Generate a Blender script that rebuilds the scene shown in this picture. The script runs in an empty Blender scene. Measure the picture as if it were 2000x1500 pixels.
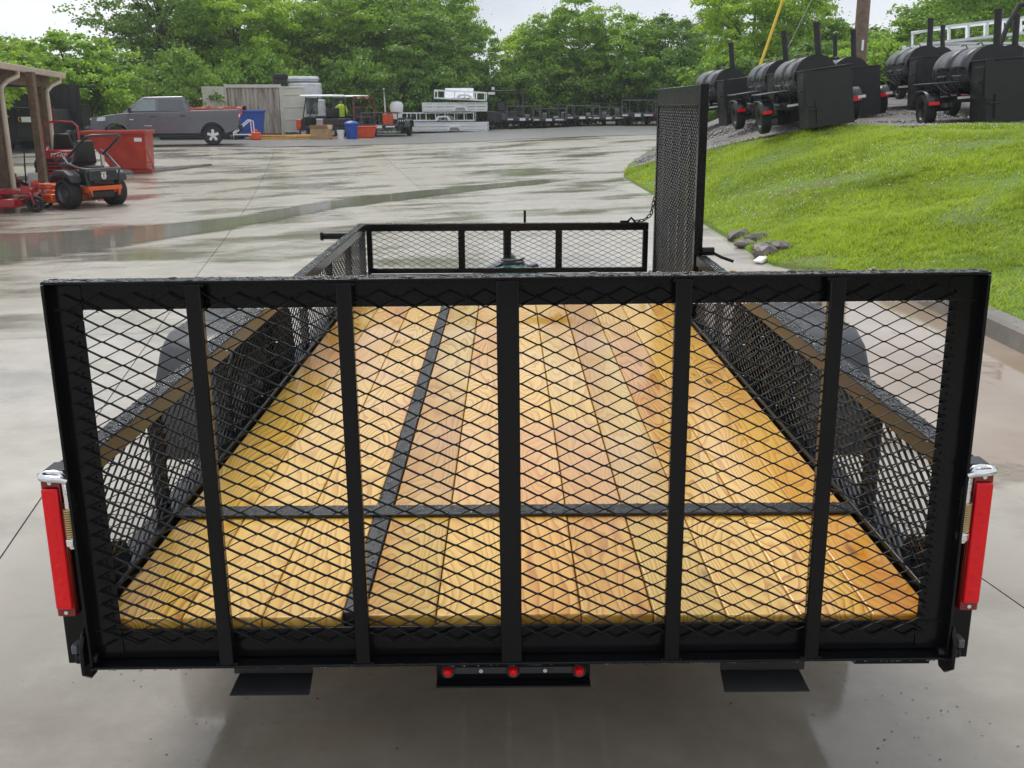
import bpy, bmesh, math, random
import numpy as np
from mathutils import Matrix, Vector
R_ = math.radians
random.seed(7)
rng = np.random.default_rng(11)
sc = bpy.context.scene
C = sc.collection

# ------------------------------------------------------------------ camera
cam_d = bpy.data.cameras.new('camera')
cam_d.sensor_width = 36.0
cam_d.lens = 36.0
cam_d.clip_end = 2000
cam_d.clip_start = 0.05
cam = bpy.data.objects.new('camera', cam_d)
C.objects.link(cam)
yaw, pitch, roll = .004, .265, -.005
fw = Vector((math.sin(yaw)*math.cos(pitch), math.cos(yaw)*math.cos(pitch), -math.sin(pitch)))
rt = Vector((math.cos(yaw), -math.sin(yaw), 0))
up = rt.cross(fw)
rt2 = rt*math.cos(roll)+up*math.sin(roll)
up2 = up*math.cos(roll)-rt*math.sin(roll)
m = Matrix((rt2, up2, -fw)).transposed().to_4x4()
m.translation = (-.02, -2.08, 1.635)
cam.matrix_world = m
sc.camera = cam

# ------------------------------------------------------------------ sky, sun, exposure
w = bpy.data.worlds.new('World')
sc.world = w
w.use_nodes = True
nt = w.node_tree
nt.nodes.clear()
wo = nt.nodes.new('ShaderNodeOutputWorld')
bg = nt.nodes.new('ShaderNodeBackground')
bg.inputs['Strength'].default_value = 0.12
sky = nt.nodes.new('ShaderNodeTexSky')
sky.sky_type = 'NISHITA'
sky.sun_disc = False
sky.sun_elevation = R_(58)
sky.sun_rotation = R_(-25)
tc = nt.nodes.new('ShaderNodeTexCoord')
mp = nt.nodes.new('ShaderNodeMapping')
mp.inputs['Scale'].default_value = (1, 1, 2.2)
n1 = nt.nodes.new('ShaderNodeTexNoise')
n1.inputs['Scale'].default_value = 2.6
n1.inputs['Detail'].default_value = 6
n1.inputs['Roughness'].default_value = .55
cr = nt.nodes.new('ShaderNodeValToRGB')
cr.color_ramp.elements[0].position = .32
cr.color_ramp.elements[0].color = (.47, .51, .58, 1)
cr.color_ramp.elements[1].position = .62
cr.color_ramp.elements[1].color = (.80, .82, .85, 1)
sc_ = nt.nodes.new('ShaderNodeVectorMath')
sc_.operation = 'SCALE'
sc_.inputs['Scale'].default_value = 8.0
mx = nt.nodes.new('ShaderNodeMix')
mx.data_type = 'RGBA'
mx.inputs['Factor'].default_value = .93
L = nt.links.new
L(tc.outputs['Generated'], mp.inputs['Vector'])
L(mp.outputs['Vector'], n1.inputs['Vector'])
L(n1.outputs['Fac'], cr.inputs['Fac'])
L(cr.outputs['Color'], sc_.inputs[0])
L(sky.outputs['Color'], mx.inputs['A'])
L(sc_.outputs['Vector'], mx.inputs['B'])
L(mx.outputs['Result'], bg.inputs['Color'])
L(bg.outputs['Background'], wo.inputs['Surface'])
sun_d = bpy.data.lights.new('sun', 'SUN')
sun_d.energy = 1.5
sun_d.angle = R_(25)
sun_d.color = (1, .97, .92)
sun = bpy.data.objects.new('sun', sun_d)
C.objects.link(sun)
sun.rotation_euler = (R_(32), 0, R_(180+25))
sc.view_settings.view_transform = 'Standard'
sc.view_settings.look = 'None'
sc.view_settings.gamma = 1
sc.view_settings.use_curve_mapping = False
sc.view_settings.exposure = 0.5
sc.cycles.max_bounces = 8
sc.cycles.transparent_max_bounces = 8
sc.cycles.caustics_reflective = False
sc.cycles.caustics_refractive = False
sc.cycles.use_denoising = True

# ------------------------------------------------------------------ helpers
class MB:
    """collects shapes into one mesh"""
    def __init__(s):
        s.v = []
        s.f = []
    def add(s, V, F):
        o = len(s.v)
        s.v += [tuple(p) for p in V]
        s.f += [tuple(i+o for i in q) for q in F]
        return s
    def box(s, c, d, rot=None):
        hx, hy, hz = d[0]/2, d[1]/2, d[2]/2
        P = [Vector((x, y, z)) for z in (-hz, hz) for y in (-hy, hy) for x in (-hx, hx)]
        if rot is not None:
            P = [rot @ p for p in P]
        P = [p+Vector(c) for p in P]
        return s.add(P, [(0, 2, 3, 1), (4, 5, 7, 6), (0, 1, 5, 4), (2, 6, 7, 3), (0, 4, 6, 2), (1, 3, 7, 5)])
    def b2(s, x0, x1, y0, y1, z0, z1):
        return s.box(((x0+x1)/2, (y0+y1)/2, (z0+z1)/2), (abs(x1-x0), abs(y1-y0), abs(z1-z0)))
    def hexa(s, P):
        """8 corners: bottom 4 ring, top 4 ring"""
        return s.add(P, [(3, 2, 1, 0), (4, 5, 6, 7), (0, 1, 5, 4), (1, 2, 6, 5), (2, 3, 7, 6), (3, 0, 4, 7)])
    def cyl(s, a, b, r0, r1=None, n=12, caps=True):
        r1 = r0 if r1 is None else r1
        a, b = Vector(a), Vector(b)
        d = (b-a).normalized()
        u = d.orthogonal().normalized()
        v = d.cross(u)
        V = []
        for p, r in ((a, r0), (b, r1)):
            for i in range(n):
                t = 2*math.pi*i/n
                V.append(p+u*(r*math.cos(t))+v*(r*math.sin(t)))
        F = [(i, (i+1) % n, n+(i+1) % n, n+i) for i in range(n)]
        if caps:
            F += [tuple(range(n-1, -1, -1)), tuple(range(n, 2*n))]
        return s.add(V, F)
    def tube(s, pts, r, n=8, closed=False):
        pts = [Vector(p) for p in pts]
        k = len(pts)
        rs = r if isinstance(r, (list, tuple)) else [r]*k
        V, F = [], []
        u = None
        for i, p in enumerate(pts):
            if closed:
                d = (pts[(i+1) % k]-pts[i-1]).normalized()
            else:
                d = (pts[min(i+1, k-1)]-pts[max(i-1, 0)]).normalized()
            u = d.orthogonal().normalized() if u is None else (u-d*u.dot(d)).normalized()
            v = d.cross(u)
            for j in range(n):
                t = 2*math.pi*j/n
                V.append(p+u*(rs[i]*math.cos(t))+v*(rs[i]*math.sin(t)))
        for i in range(k if closed else k-1):
            a, b = i*n, ((i+1) % k)*n
            for j in range(n):
                F.append((a+j, a+(j+1) % n, b+(j+1) % n, b+j))
        if not closed:
            F += [tuple(range(n-1, -1, -1)), tuple(range((k-1)*n, k*n))]
        return s.add(V, F)
    def lathe(s, prof, o, axis, n=20):
        """prof = [(radius, distance along axis)]"""
        o, d = Vector(o), Vector(axis).normalized()
        u = d.orthogonal().normalized()
        v = d.cross(u)
        V, F = [], []
        for r, t in prof:
            for j in range(n):
                q = 2*math.pi*j/n
                V.append(o+d*t+u*(r*math.cos(q))+v*(r*math.sin(q)))
        for i in range(len(prof)-1):
            for j in range(n):
                F.append((i*n+j, i*n+(j+1) % n, (i+1)*n+(j+1) % n, (i+1)*n+j))
        if prof[0][0] > 1e-4 and prof[0] != prof[-1]:
            F.append(tuple(range(n-1, -1, -1)))
        if prof[-1][0] > 1e-4 and prof[0] != prof[-1]:
            k = (len(prof)-1)*n
            F.append(tuple(range(k, k+n)))
        return s.add(V, F)
    def prism(s, poly, t0, t1, plane='yz'):
        n = len(poly)
        def P(a, b, t):
            return {'yz': (t, a, b), 'xz': (a, t, b), 'xy': (a, b, t)}[plane]
        V = [P(a, b, t0) for a, b in poly]+[P(a, b, t1) for a, b in poly]
        F = [tuple(range(n-1, -1, -1)), tuple(range(n, 2*n))]
        F += [(i, (i+1) % n, n+(i+1) % n, n+i) for i in range(n)]
        return s.add(V, F)
    def ball(s, c, r, n=10, k=6):
        r = (r, r, r) if not isinstance(r, (tuple, list)) else r
        V = [(c[0], c[1], c[2]-r[2])]
        F = []
        for i in range(1, k):
            a = math.pi*i/k-math.pi/2
            for j in range(n):
                t = 2*math.pi*j/n
                V.append((c[0]+r[0]*math.cos(a)*math.cos(t), c[1]+r[1]*math.cos(a)*math.sin(t), c[2]+r[2]*math.sin(a)))
        V.append((c[0], c[1], c[2]+r[2]))
        for j in range(n):
            F.append((0, 1+(j+1) % n, 1+j))
            for i in range(k-2):
                F.append((1+i*n+j, 1+i*n+(j+1) % n, 1+(i+1)*n+(j+1) % n, 1+(i+1)*n+j))
            F.append((1+(k-2)*n+j, 1+(k-2)*n+(j+1) % n, len(V)-1))
        return s.add(V, F)
    def mesh(s, name, smooth=True):
        me = bpy.data.meshes.new(name)
        me.from_pydata(s.v, [], s.f)
        bm = bmesh.new()
        bm.from_mesh(me)
        bmesh.ops.recalc_face_normals(bm, faces=bm.faces)
        bm.to_mesh(me)
        bm.free()
        if smooth:
            me.polygons.foreach_set('use_smooth', [True]*len(me.polygons))
            me.set_sharp_from_angle(angle=R_(38))
        return me
    def build(s, name, mt, parent=None, bevel=0, smooth=True, seg=2):
        o = link(name, s.mesh(name, smooth), mt, parent)
        if bevel:
            b = o.modifiers.new('bevel', 'BEVEL')
            b.width = bevel
            b.segments = seg
            b.limit_method = 'ANGLE'
            b.angle_limit = R_(40)
        return o

def link(name, me, mt, parent=None):
    o = bpy.data.objects.new(name, me)
    C.objects.link(o)
    if mt is not None and me is not None:
        me.materials.clear()
        me.materials.append(mt)
    if parent is not None:
        o.parent = parent
    return o

def npmesh(name, V, F, mt, parent=None, smooth=False):
    """V (n,3) array, F (m,k) array"""
    V = np.asarray(V, dtype=np.float32)
    F = np.asarray(F, dtype=np.int32)
    me = bpy.data.meshes.new(name)
    me.vertices.add(len(V))
    me.vertices.foreach_set('co', V.ravel())
    k = F.shape[1]
    me.loops.add(F.size)
    me.loops.foreach_set('vertex_index', F.ravel())
    me.polygons.add(len(F))
    me.polygons.foreach_set('loop_start', np.arange(0, F.size, k, dtype=np.int32))
    me.polygons.foreach_set('loop_total', np.full(len(F), k, dtype=np.int32))
    if smooth:
        me.polygons.foreach_set('use_smooth', np.ones(len(F), dtype=bool))
    me.update(calc_edges=True)
    return link(name, me, mt, parent)

def thing(name, label, cat, loc=(0, 0, 0), rz=0, group=None, tilt=(0, 0)):
    o = bpy.data.objects.new(name, None)
    C.objects.link(o)
    o.location = loc
    o.rotation_euler = (tilt[0], tilt[1], rz)
    o.empty_display_size = .2
    return tag(o, label, cat, group)

def tag(o, label, cat, group=None):
    o['label'] = label
    o['category'] = cat
    if group:
        o['group'] = group
    return o

def struct(o):
    o['kind'] = 'structure'
    return o

def stuff(o, label=None):
    o['kind'] = 'stuff'
    if label:
        o['label'] = label
    return o

def dup(root, label, loc, rz=None, scale=None, group=None, tilt=None):
    r = root.copy()
    C.objects.link(r)
    r.location = loc
    e = list(root.rotation_euler)
    if tilt is not None:
        e[0], e[1] = tilt
    if rz is not None:
        e[2] = rz
    r.rotation_euler = e
    if scale is not None:
        r.scale = scale
    r['label'] = label
    if group:
        r['group'] = group
    for ch in list(root.children):
        c = ch.copy()
        C.objects.link(c)
        c.parent = r
        for g in ch.children:
            d = g.copy()
            C.objects.link(d)
            d.parent = c
    return r

def text(name, s, size, mt, parent, loc, rot, ext=.002):
    cu = bpy.data.curves.new(name, 'FONT')
    cu.body = s
    cu.size = size
    cu.extrude = ext
    cu.align_x = 'CENTER'
    cu.align_y = 'CENTER'
    tmp = bpy.data.objects.new('tmp_text', cu)
    C.objects.link(tmp)
    dg = bpy.context.evaluated_depsgraph_get()
    me = bpy.data.meshes.new_from_object(tmp.evaluated_get(dg))
    bpy.data.objects.remove(tmp)
    bpy.data.curves.remove(cu)
    o = link(name, me, mt, parent)
    o.location = loc
    o.rotation_euler = rot
    return o

# ------------------------------------------------------------------ materials
def nodes_of(name):
    mt = bpy.data.materials.new(name)
    mt.use_nodes = True
    t = mt.node_tree
    return mt, t, t.nodes['Principled BSDF'], t.links.new

def mat(name, col, rough=.5, metal=0, var=.18, vs=5, bump=0, bs=80, coat=0, spec=.5, trans=0, rvar=0, emit=None):
    mt, t, b, ln = nodes_of(name)
    N = t.nodes.new
    tcn = N('ShaderNodeTexCoord')
    b.inputs['Roughness'].default_value = rough
    b.inputs['Metallic'].default_value = metal
    b.inputs['Coat Weight'].default_value = coat
    b.inputs['Coat Roughness'].default_value = .06
    b.inputs['Specular IOR Level'].default_value = spec
    b.inputs['Transmission Weight'].default_value = trans
    nz = N('ShaderNodeTexNoise')
    nz.inputs['Scale'].default_value = vs
    nz.inputs['Detail'].default_value = 7
    nz.inputs['Roughness'].default_value = .62
    ln(tcn.outputs['Object'], nz.inputs['Vector'])
    cr = N('ShaderNodeValToRGB')
    cr.color_ramp.elements[0].position = .3
    cr.color_ramp.elements[1].position = .7
    cr.color_ramp.elements[0].color = (*[max(0, c*(1-var)) for c in col], 1)
    cr.color_ramp.elements[1].color = (*[min(1, c*(1+var)) for c in col], 1)
    ln(nz.outputs['Fac'], cr.inputs['Fac'])
    ln(cr.outputs['Color'], b.inputs['Base Color'])
    if rvar:
        mr = N('ShaderNodeMapRange')
        mr.inputs['From Min'].default_value = .3
        mr.inputs['From Max'].default_value = .7
        mr.inputs['To Min'].default_value = max(.02, rough-rvar)
        mr.inputs['To Max'].default_value = min(1, rough+rvar)
        ln(nz.outputs['Fac'], mr.inputs['Value'])
        ln(mr.outputs['Result'], b.inputs['Roughness'])
    if bump:
        n2 = N('ShaderNodeTexNoise')
        n2.inputs['Scale'].default_value = bs
        n2.inputs['Detail'].default_value = 3
        ln(tcn.outputs['Object'], n2.inputs['Vector'])
        bp = N('ShaderNodeBump')
        bp.inputs['Strength'].default_value = bump
        bp.inputs['Distance'].default_value = .01
        ln(n2.outputs['Fac'], bp.inputs['Height'])
        ln(bp.outputs['Normal'], b.inputs['Normal'])
    if emit:
        b.inputs['Emission Color'].default_value = (*emit[:3], 1)
        b.inputs['Emission Strength'].default_value = emit[3]
    return mt

M = {}
M['black'] = mat('black_gloss_paint', (.0045, .0047, .0055), .19, var=.3, rvar=.06, bump=.03, bs=160, spec=.22)
M['black_flat'] = mat('black_satin_paint', (.016, .016, .017), .42, var=.3, rvar=.12, bump=.08, bs=60)
M['smoker'] = mat('heat_resistant_black_paint', (.008, .008, .009), .5, var=.35, rvar=.15, bump=.12, bs=40)
M['smoker_sheen'] = mat('wet_black_barrel_sheen', (.03, .031, .035), .3, var=.4, rvar=.1, bump=.1, bs=40)  # wet black paint, base colour lightened to stand in for sky sheen
M['grey_fender'] = mat('dark_grey_fender_paint', (.035, .037, .042), .33, var=.2, rvar=.1, bump=.12, bs=120)
M['rubber'] = mat('tyre_rubber', (.014, .014, .014), .7, var=.3, bump=.25, bs=50)
M['rim_black'] = mat('black_wheel_rim', (.02, .02, .02), .35)
M['rim_silver'] = mat('silver_alloy', (.62, .63, .65), .3, metal=.8, var=.08)
M['chrome'] = mat('bright_zinc', (.75, .76, .78), .16, metal=1, var=.08, bump=.1, bs=90)
M['brass_zinc'] = mat('yellow_zinc_spring', (.62, .52, .28), .3, metal=.9, var=.2)
M['red_lens'] = mat('red_lens', (.78, .001, .008), .3, var=.06, vs=60, coat=.45, bump=.03, bs=90, spec=.2)
M['red_dark'] = mat('red_lens_rim', (.20, .001, .004), .2, var=.2, coat=.5)
M['white'] = mat('white_paint', (.78, .78, .77), .4, var=.06, vs=2)
M['alu'] = mat('white_aluminium', (.82, .84, .86), .38, metal=.0, var=.12, vs=3)
M['teal'] = mat('teal_plastic', (.02, .22, .19), .3, var=.25)
M['orange'] = mat('orange_mower_paint', (.78, .11, .012), .28, var=.15, coat=.3)
M['red_mower'] = mat('red_mower_paint', (.36, .012, .022), .28, var=.2, coat=.3)
M['hopper'] = mat('red_hopper_paint', (.40, .035, .018), .38, var=.22, vs=3, rvar=.12, bump=.1)
M['dark_grey'] = mat('dark_grey_plastic', (.03, .03, .032), .45, var=.25)
M['mid_grey'] = mat('grey_steel_bar', (.11, .11, .12), .35, metal=.3, var=.2)
M['seat'] = mat('black_vinyl', (.018, .018, .019), .38, var=.2)
M['truck'] = mat('grey_metallic_car_paint', (.125, .125, .145), .24, metal=.4, var=.06, coat=.7)
M['truck_dark'] = mat('dark_car_plastic', (.018, .018, .02), .5)
M['glass'] = mat('dark_window_glass', (.04, .055, .06), .04, var=.1, spec=.8, coat=.6)
M['glass_light'] = mat('tinted_window_glass', (.14, .19, .20), .05, var=.15, spec=.8, coat=.6)
M['headlight'] = mat('clear_headlight', (.7, .72, .74), .1, var=.15, coat=1)
M['beige'] = mat('beige_gutter_paint', (.60, .52, .40), .4, var=.1, vs=2)
M['post_wood'] = mat('weathered_post_wood', (.15, .10, .065), .65, var=.4, vs=9, bump=.3, bs=40)
M['roof_metal'] = mat('ribbed_roof_metal', (.34, .30, .25), .45, metal=.3, var=.2, vs=2)
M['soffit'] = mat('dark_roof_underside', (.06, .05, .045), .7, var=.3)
M['container'] = mat('container_cream_paint', (.60, .60, .52), .5, var=.1, vs=2, bump=.1)
M['blue'] = mat('blue_plastic', (.015, .07, .36), .42, var=.2)
M['lumber'] = mat('fresh_yellow_lumber', (.66, .38, .11), .55, var=.22, vs=4)
M['cardboard'] = mat('brown_cardboard', (.42, .28, .15), .7, var=.18)
M['bright_orange'] = mat('orange_red_plastic', (.74, .09, .02), .4, var=.12)
M['wrap'] = mat('white_plastic_wrap', (.66, .68, .72), .22, var=.16, vs=2.2, bump=.5, bs=6)
M['hivis'] = mat('high_visibility_fabric', (.52, .74, .04), .7, var=.15)
M['navy'] = mat('dark_navy_cloth', (.02, .022, .03), .8, var=.25)
M['skin'] = mat('skin', (.42, .24, .16), .55, var=.1)
M['pole_wood'] = mat('brown_pole_wood', (.17, .115, .08), .75, var=.35, vs=6, bump=.4, bs=25)
M['yellow'] = mat('yellow_guard_plastic', (.72, .52, .03), .45, var=.1)
M['gold'] = mat('yellow_lettering', (.8, .5, .04), .5, var=.05)
M['rock'] = mat('wet_rock', (.10, .082, .07), .4, var=.4, vs=8, bump=.5, bs=18)
M['debris'] = mat('brown_leaf_litter', (.14, .075, .035), .6, var=.5)
M['rope'] = mat('grey_cord', (.3, .3, .29), .7)
M['rust'] = mat('rusty_steel', (.16, .08, .05), .65, var=.5, vs=6)
M['red_cloth'] = mat('red_tarp', (.36, .05, .025), .5, var=.45)

def mat_water():
    mt, t, b, ln = nodes_of('rain_water')
    b.inputs['Base Color'].default_value = (1, 1, 1, 1)
    b.inputs['Roughness'].default_value = .02
    b.inputs['IOR'].default_value = 1.33
    b.inputs['Transmission Weight'].default_value = 1
    return mt
M['water'] = mat_water()

def mat_wood():
    mt, t, b, ln = nodes_of('wet_pine_plank')
    N = t.nodes.new
    tcn = N('ShaderNodeTexCoord')
    oi = N('ShaderNodeObjectInfo')
    mul = N('ShaderNodeVectorMath'); mul.operation = 'SCALE'
    comb = N('ShaderNodeCombineXYZ')
    for k in 'XYZ':
        ln(oi.outputs['Random'], comb.inputs[k])
    ln(comb.outputs[0], mul.inputs[0]); mul.inputs['Scale'].default_value = 37.0
    add = N('ShaderNodeVectorMath'); add.operation = 'ADD'
    ln(tcn.outputs['Object'], add.inputs[0]); ln(mul.outputs[0], add.inputs[1])
    # knots: sparse stretched voronoi, also bends the grain round them
    mk = N('ShaderNodeMapping'); mk.inputs['Scale'].default_value = (6.0, 1.7, 6.0)
    ln(add.outputs[0], mk.inputs['Vector'])
    vo = N('ShaderNodeTexVoronoi'); vo.inputs['Scale'].default_value = .75
    ln(mk.outputs[0], vo.inputs['Vector'])
    kn = N('ShaderNodeMapRange'); kn.interpolation_type = 'SMOOTHSTEP'
    kn.inputs['From Min'].default_value = .03; kn.inputs['From Max'].default_value = .09
    kn.inputs['To Min'].default_value = .8; kn.inputs['To Max'].default_value = 0
    ln(vo.outputs['Distance'], kn.inputs['Value'])
    halo = N('ShaderNodeMapRange')
    halo.inputs['From Min'].default_value = .0; halo.inputs['From Max'].default_value = .5
    halo.inputs['To Min'].default_value = .34; halo.inputs['To Max'].default_value = 0
    ln(vo.outputs['Distance'], halo.inputs['Value'])
    # grain
    mg = N('ShaderNodeMapping'); mg.inputs['Scale'].default_value = (1, .13, 1)
    ln(add.outputs[0], mg.inputs['Vector'])
    nd = N('ShaderNodeTexNoise'); nd.inputs['Scale'].default_value = 5.2; nd.inputs['Detail'].default_value = 2.5
    ln(mg.outputs[0], nd.inputs['Vector'])
    sx = N('ShaderNodeSeparateXYZ'); ln(add.outputs[0], sx.inputs[0])
    a1 = N('ShaderNodeMath'); a1.operation = 'MULTIPLY_ADD'
    ln(nd.outputs['Fac'], a1.inputs[0]); a1.inputs[1].default_value = .8; ln(sx.outputs['X'], a1.inputs[2])
    a1b = N('ShaderNodeMath'); a1b.operation = 'ADD'
    ln(a1.outputs[0], a1b.inputs[0]); ln(halo.outputs[0], a1b.inputs[1])
    a2 = N('ShaderNodeMath'); a2.operation = 'MULTIPLY'
    ln(a1b.outputs[0], a2.inputs[0]); a2.inputs[1].default_value = 24
    fr = N('ShaderNodeMath'); fr.operation = 'FRACT'
    ln(a2.outputs[0], fr.inputs[0])
    cr = N('ShaderNodeValToRGB')
    e = cr.color_ramp.elements
    e[0].position = 0; e[0].color = (.74, .475, .115, 1)
    e[1].position = .45; e[1].color = (.71, .425, .085, 1)
    for p, c in ((.72, (.60, .30, .04)), (.9, (.42, .17, .02)), (1.0, (.70, .42, .09))):
        q = cr.color_ramp.elements.new(p); q.color = (*c, 1)
    ln(fr.outputs[0], cr.inputs['Fac'])
    # fine fibre and tone
    mf = N('ShaderNodeMapping'); mf.inputs['Scale'].default_value = (260, 6, 260)
    ln(add.outputs[0], mf.inputs['Vector'])
    nf = N('ShaderNodeTexNoise'); nf.inputs['Scale'].default_value = 1; nf.inputs['Detail'].default_value = 2
    ln(mf.outputs[0], nf.inputs['Vector'])
    tone = N('ShaderNodeTexNoise'); tone.inputs['Scale'].default_value = 1.6; tone.inputs['Detail'].default_value = 3
    ln(mg.outputs[0], tone.inputs['Vector'])
    plain = N('ShaderNodeMix'); plain.data_type = 'RGBA'
    tr = N('ShaderNodeMapRange'); tr.inputs['From Min'].default_value = .35; tr.inputs['From Max'].default_value = .65
    tr.inputs['To Min'].default_value = .0; tr.inputs['To Max'].default_value = .55
    ln(tone.outputs['Fac'], tr.inputs['Value']); ln(tr.outputs[0], plain.inputs['Factor'])
    ln(cr.outputs['Color'], plain.inputs['A']); plain.inputs['B'].default_value = (.74, .475, .12, 1)
    hs = N('ShaderNodeHueSaturation')
    hv = N('ShaderNodeMath'); hv.operation = 'MULTIPLY_ADD'
    ln(oi.outputs['Random'], hv.inputs[0]); hv.inputs[1].default_value = .34; hv.inputs[2].default_value = .76
    ln(hv.outputs[0], hs.inputs['Value'])
    hh = N('ShaderNodeMath'); hh.operation = 'MULTIPLY_ADD'
    ln(oi.outputs['Random'], hh.inputs[0]); hh.inputs[1].default_value = -.014; hh.inputs[2].default_value = .508
    ln(hh.outputs[0], hs.inputs['Hue'])
    am = N('ShaderNodeTexNoise'); am.inputs['Scale'].default_value = 2.2; am.inputs['Detail'].default_value = 5
    ln(mg.outputs[0], am.inputs['Vector'])
    amr = N('ShaderNodeMapRange'); amr.inputs['From Min'].default_value = .5; amr.inputs['From Max'].default_value = .64; amr.inputs['To Max'].default_value = .9
    ln(am.outputs['Fac'], amr.inputs['Value'])
    amx = N('ShaderNodeMix'); amx.data_type = 'RGBA'; amx.blend_type = 'MULTIPLY'
    ln(amr.outputs[0], amx.inputs['Factor']); ln(plain.outputs['Result'], amx.inputs['A']); amx.inputs['B'].default_value = (.80, .53, .18, 1)
    pk = N('ShaderNodeTexNoise'); pk.inputs['Scale'].default_value = 1.1; pk.inputs['Detail'].default_value = 4
    ln(tcn.outputs['Object'], pk.inputs['Vector'])
    pkr = N('ShaderNodeMapRange'); pkr.inputs['From Min'].default_value = .54; pkr.inputs['From Max'].default_value = .7; pkr.inputs['To Max'].default_value = .55
    ln(pk.outputs['Fac'], pkr.inputs['Value'])
    pkx = N('ShaderNodeMix'); pkx.data_type = 'RGBA'
    ln(pkr.outputs[0], pkx.inputs['Factor']); ln(amx.outputs['Result'], pkx.inputs['A']); pkx.inputs['B'].default_value = (.60, .30, .17, 1)
    ln(pkx.outputs['Result'], hs.inputs['Color'])
    mf2 = N('ShaderNodeMix'); mf2.data_type = 'RGBA'; mf2.blend_type = 'MULTIPLY'
    fr2 = N('ShaderNodeMapRange'); fr2.inputs['To Min'].default_value = .86; fr2.inputs['To Max'].default_value = 1.1
    ln(nf.outputs['Fac'], fr2.inputs['Value'])
    mf2.inputs['Factor'].default_value = 1
    ln(hs.outputs['Color'], mf2.inputs['A']); ln(fr2.outputs[0], mf2.inputs['B'])
    mk2 = N('ShaderNodeMix'); mk2.data_type = 'RGBA'
    ln(kn.outputs[0], mk2.inputs['Factor']); ln(mf2.outputs['Result'], mk2.inputs['A'])
    mk2.inputs['B'].default_value = (.13, .055, .02, 1)
    ln(mk2.outputs['Result'], b.inputs['Base Color'])
    # water film
    wn = N('ShaderNodeTexNoise'); wn.inputs['Scale'].default_value = 2.4; wn.inputs['Detail'].default_value = 4
    ln(tcn.outputs['Object'], wn.inputs['Vector'])
    wr = N('ShaderNodeMapRange'); wr.inputs['From Min'].default_value = .38; wr.inputs['From Max'].default_value = .62
    wr.inputs['To Min'].default_value = .05; wr.inputs['To Max'].default_value = .3
    ln(wn.outputs['Fac'], wr.inputs['Value']); ln(wr.outputs[0], b.inputs['Roughness'])
    bp = N('ShaderNodeBump'); bp.inputs['Strength'].default_value = .12; bp.inputs['Distance'].default_value = .002
    ln(nf.outputs['Fac'], bp.inputs['Height']); ln(bp.outputs[0], b.inputs['Normal'])
    return mt
M['wood'] = mat_wood()

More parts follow.
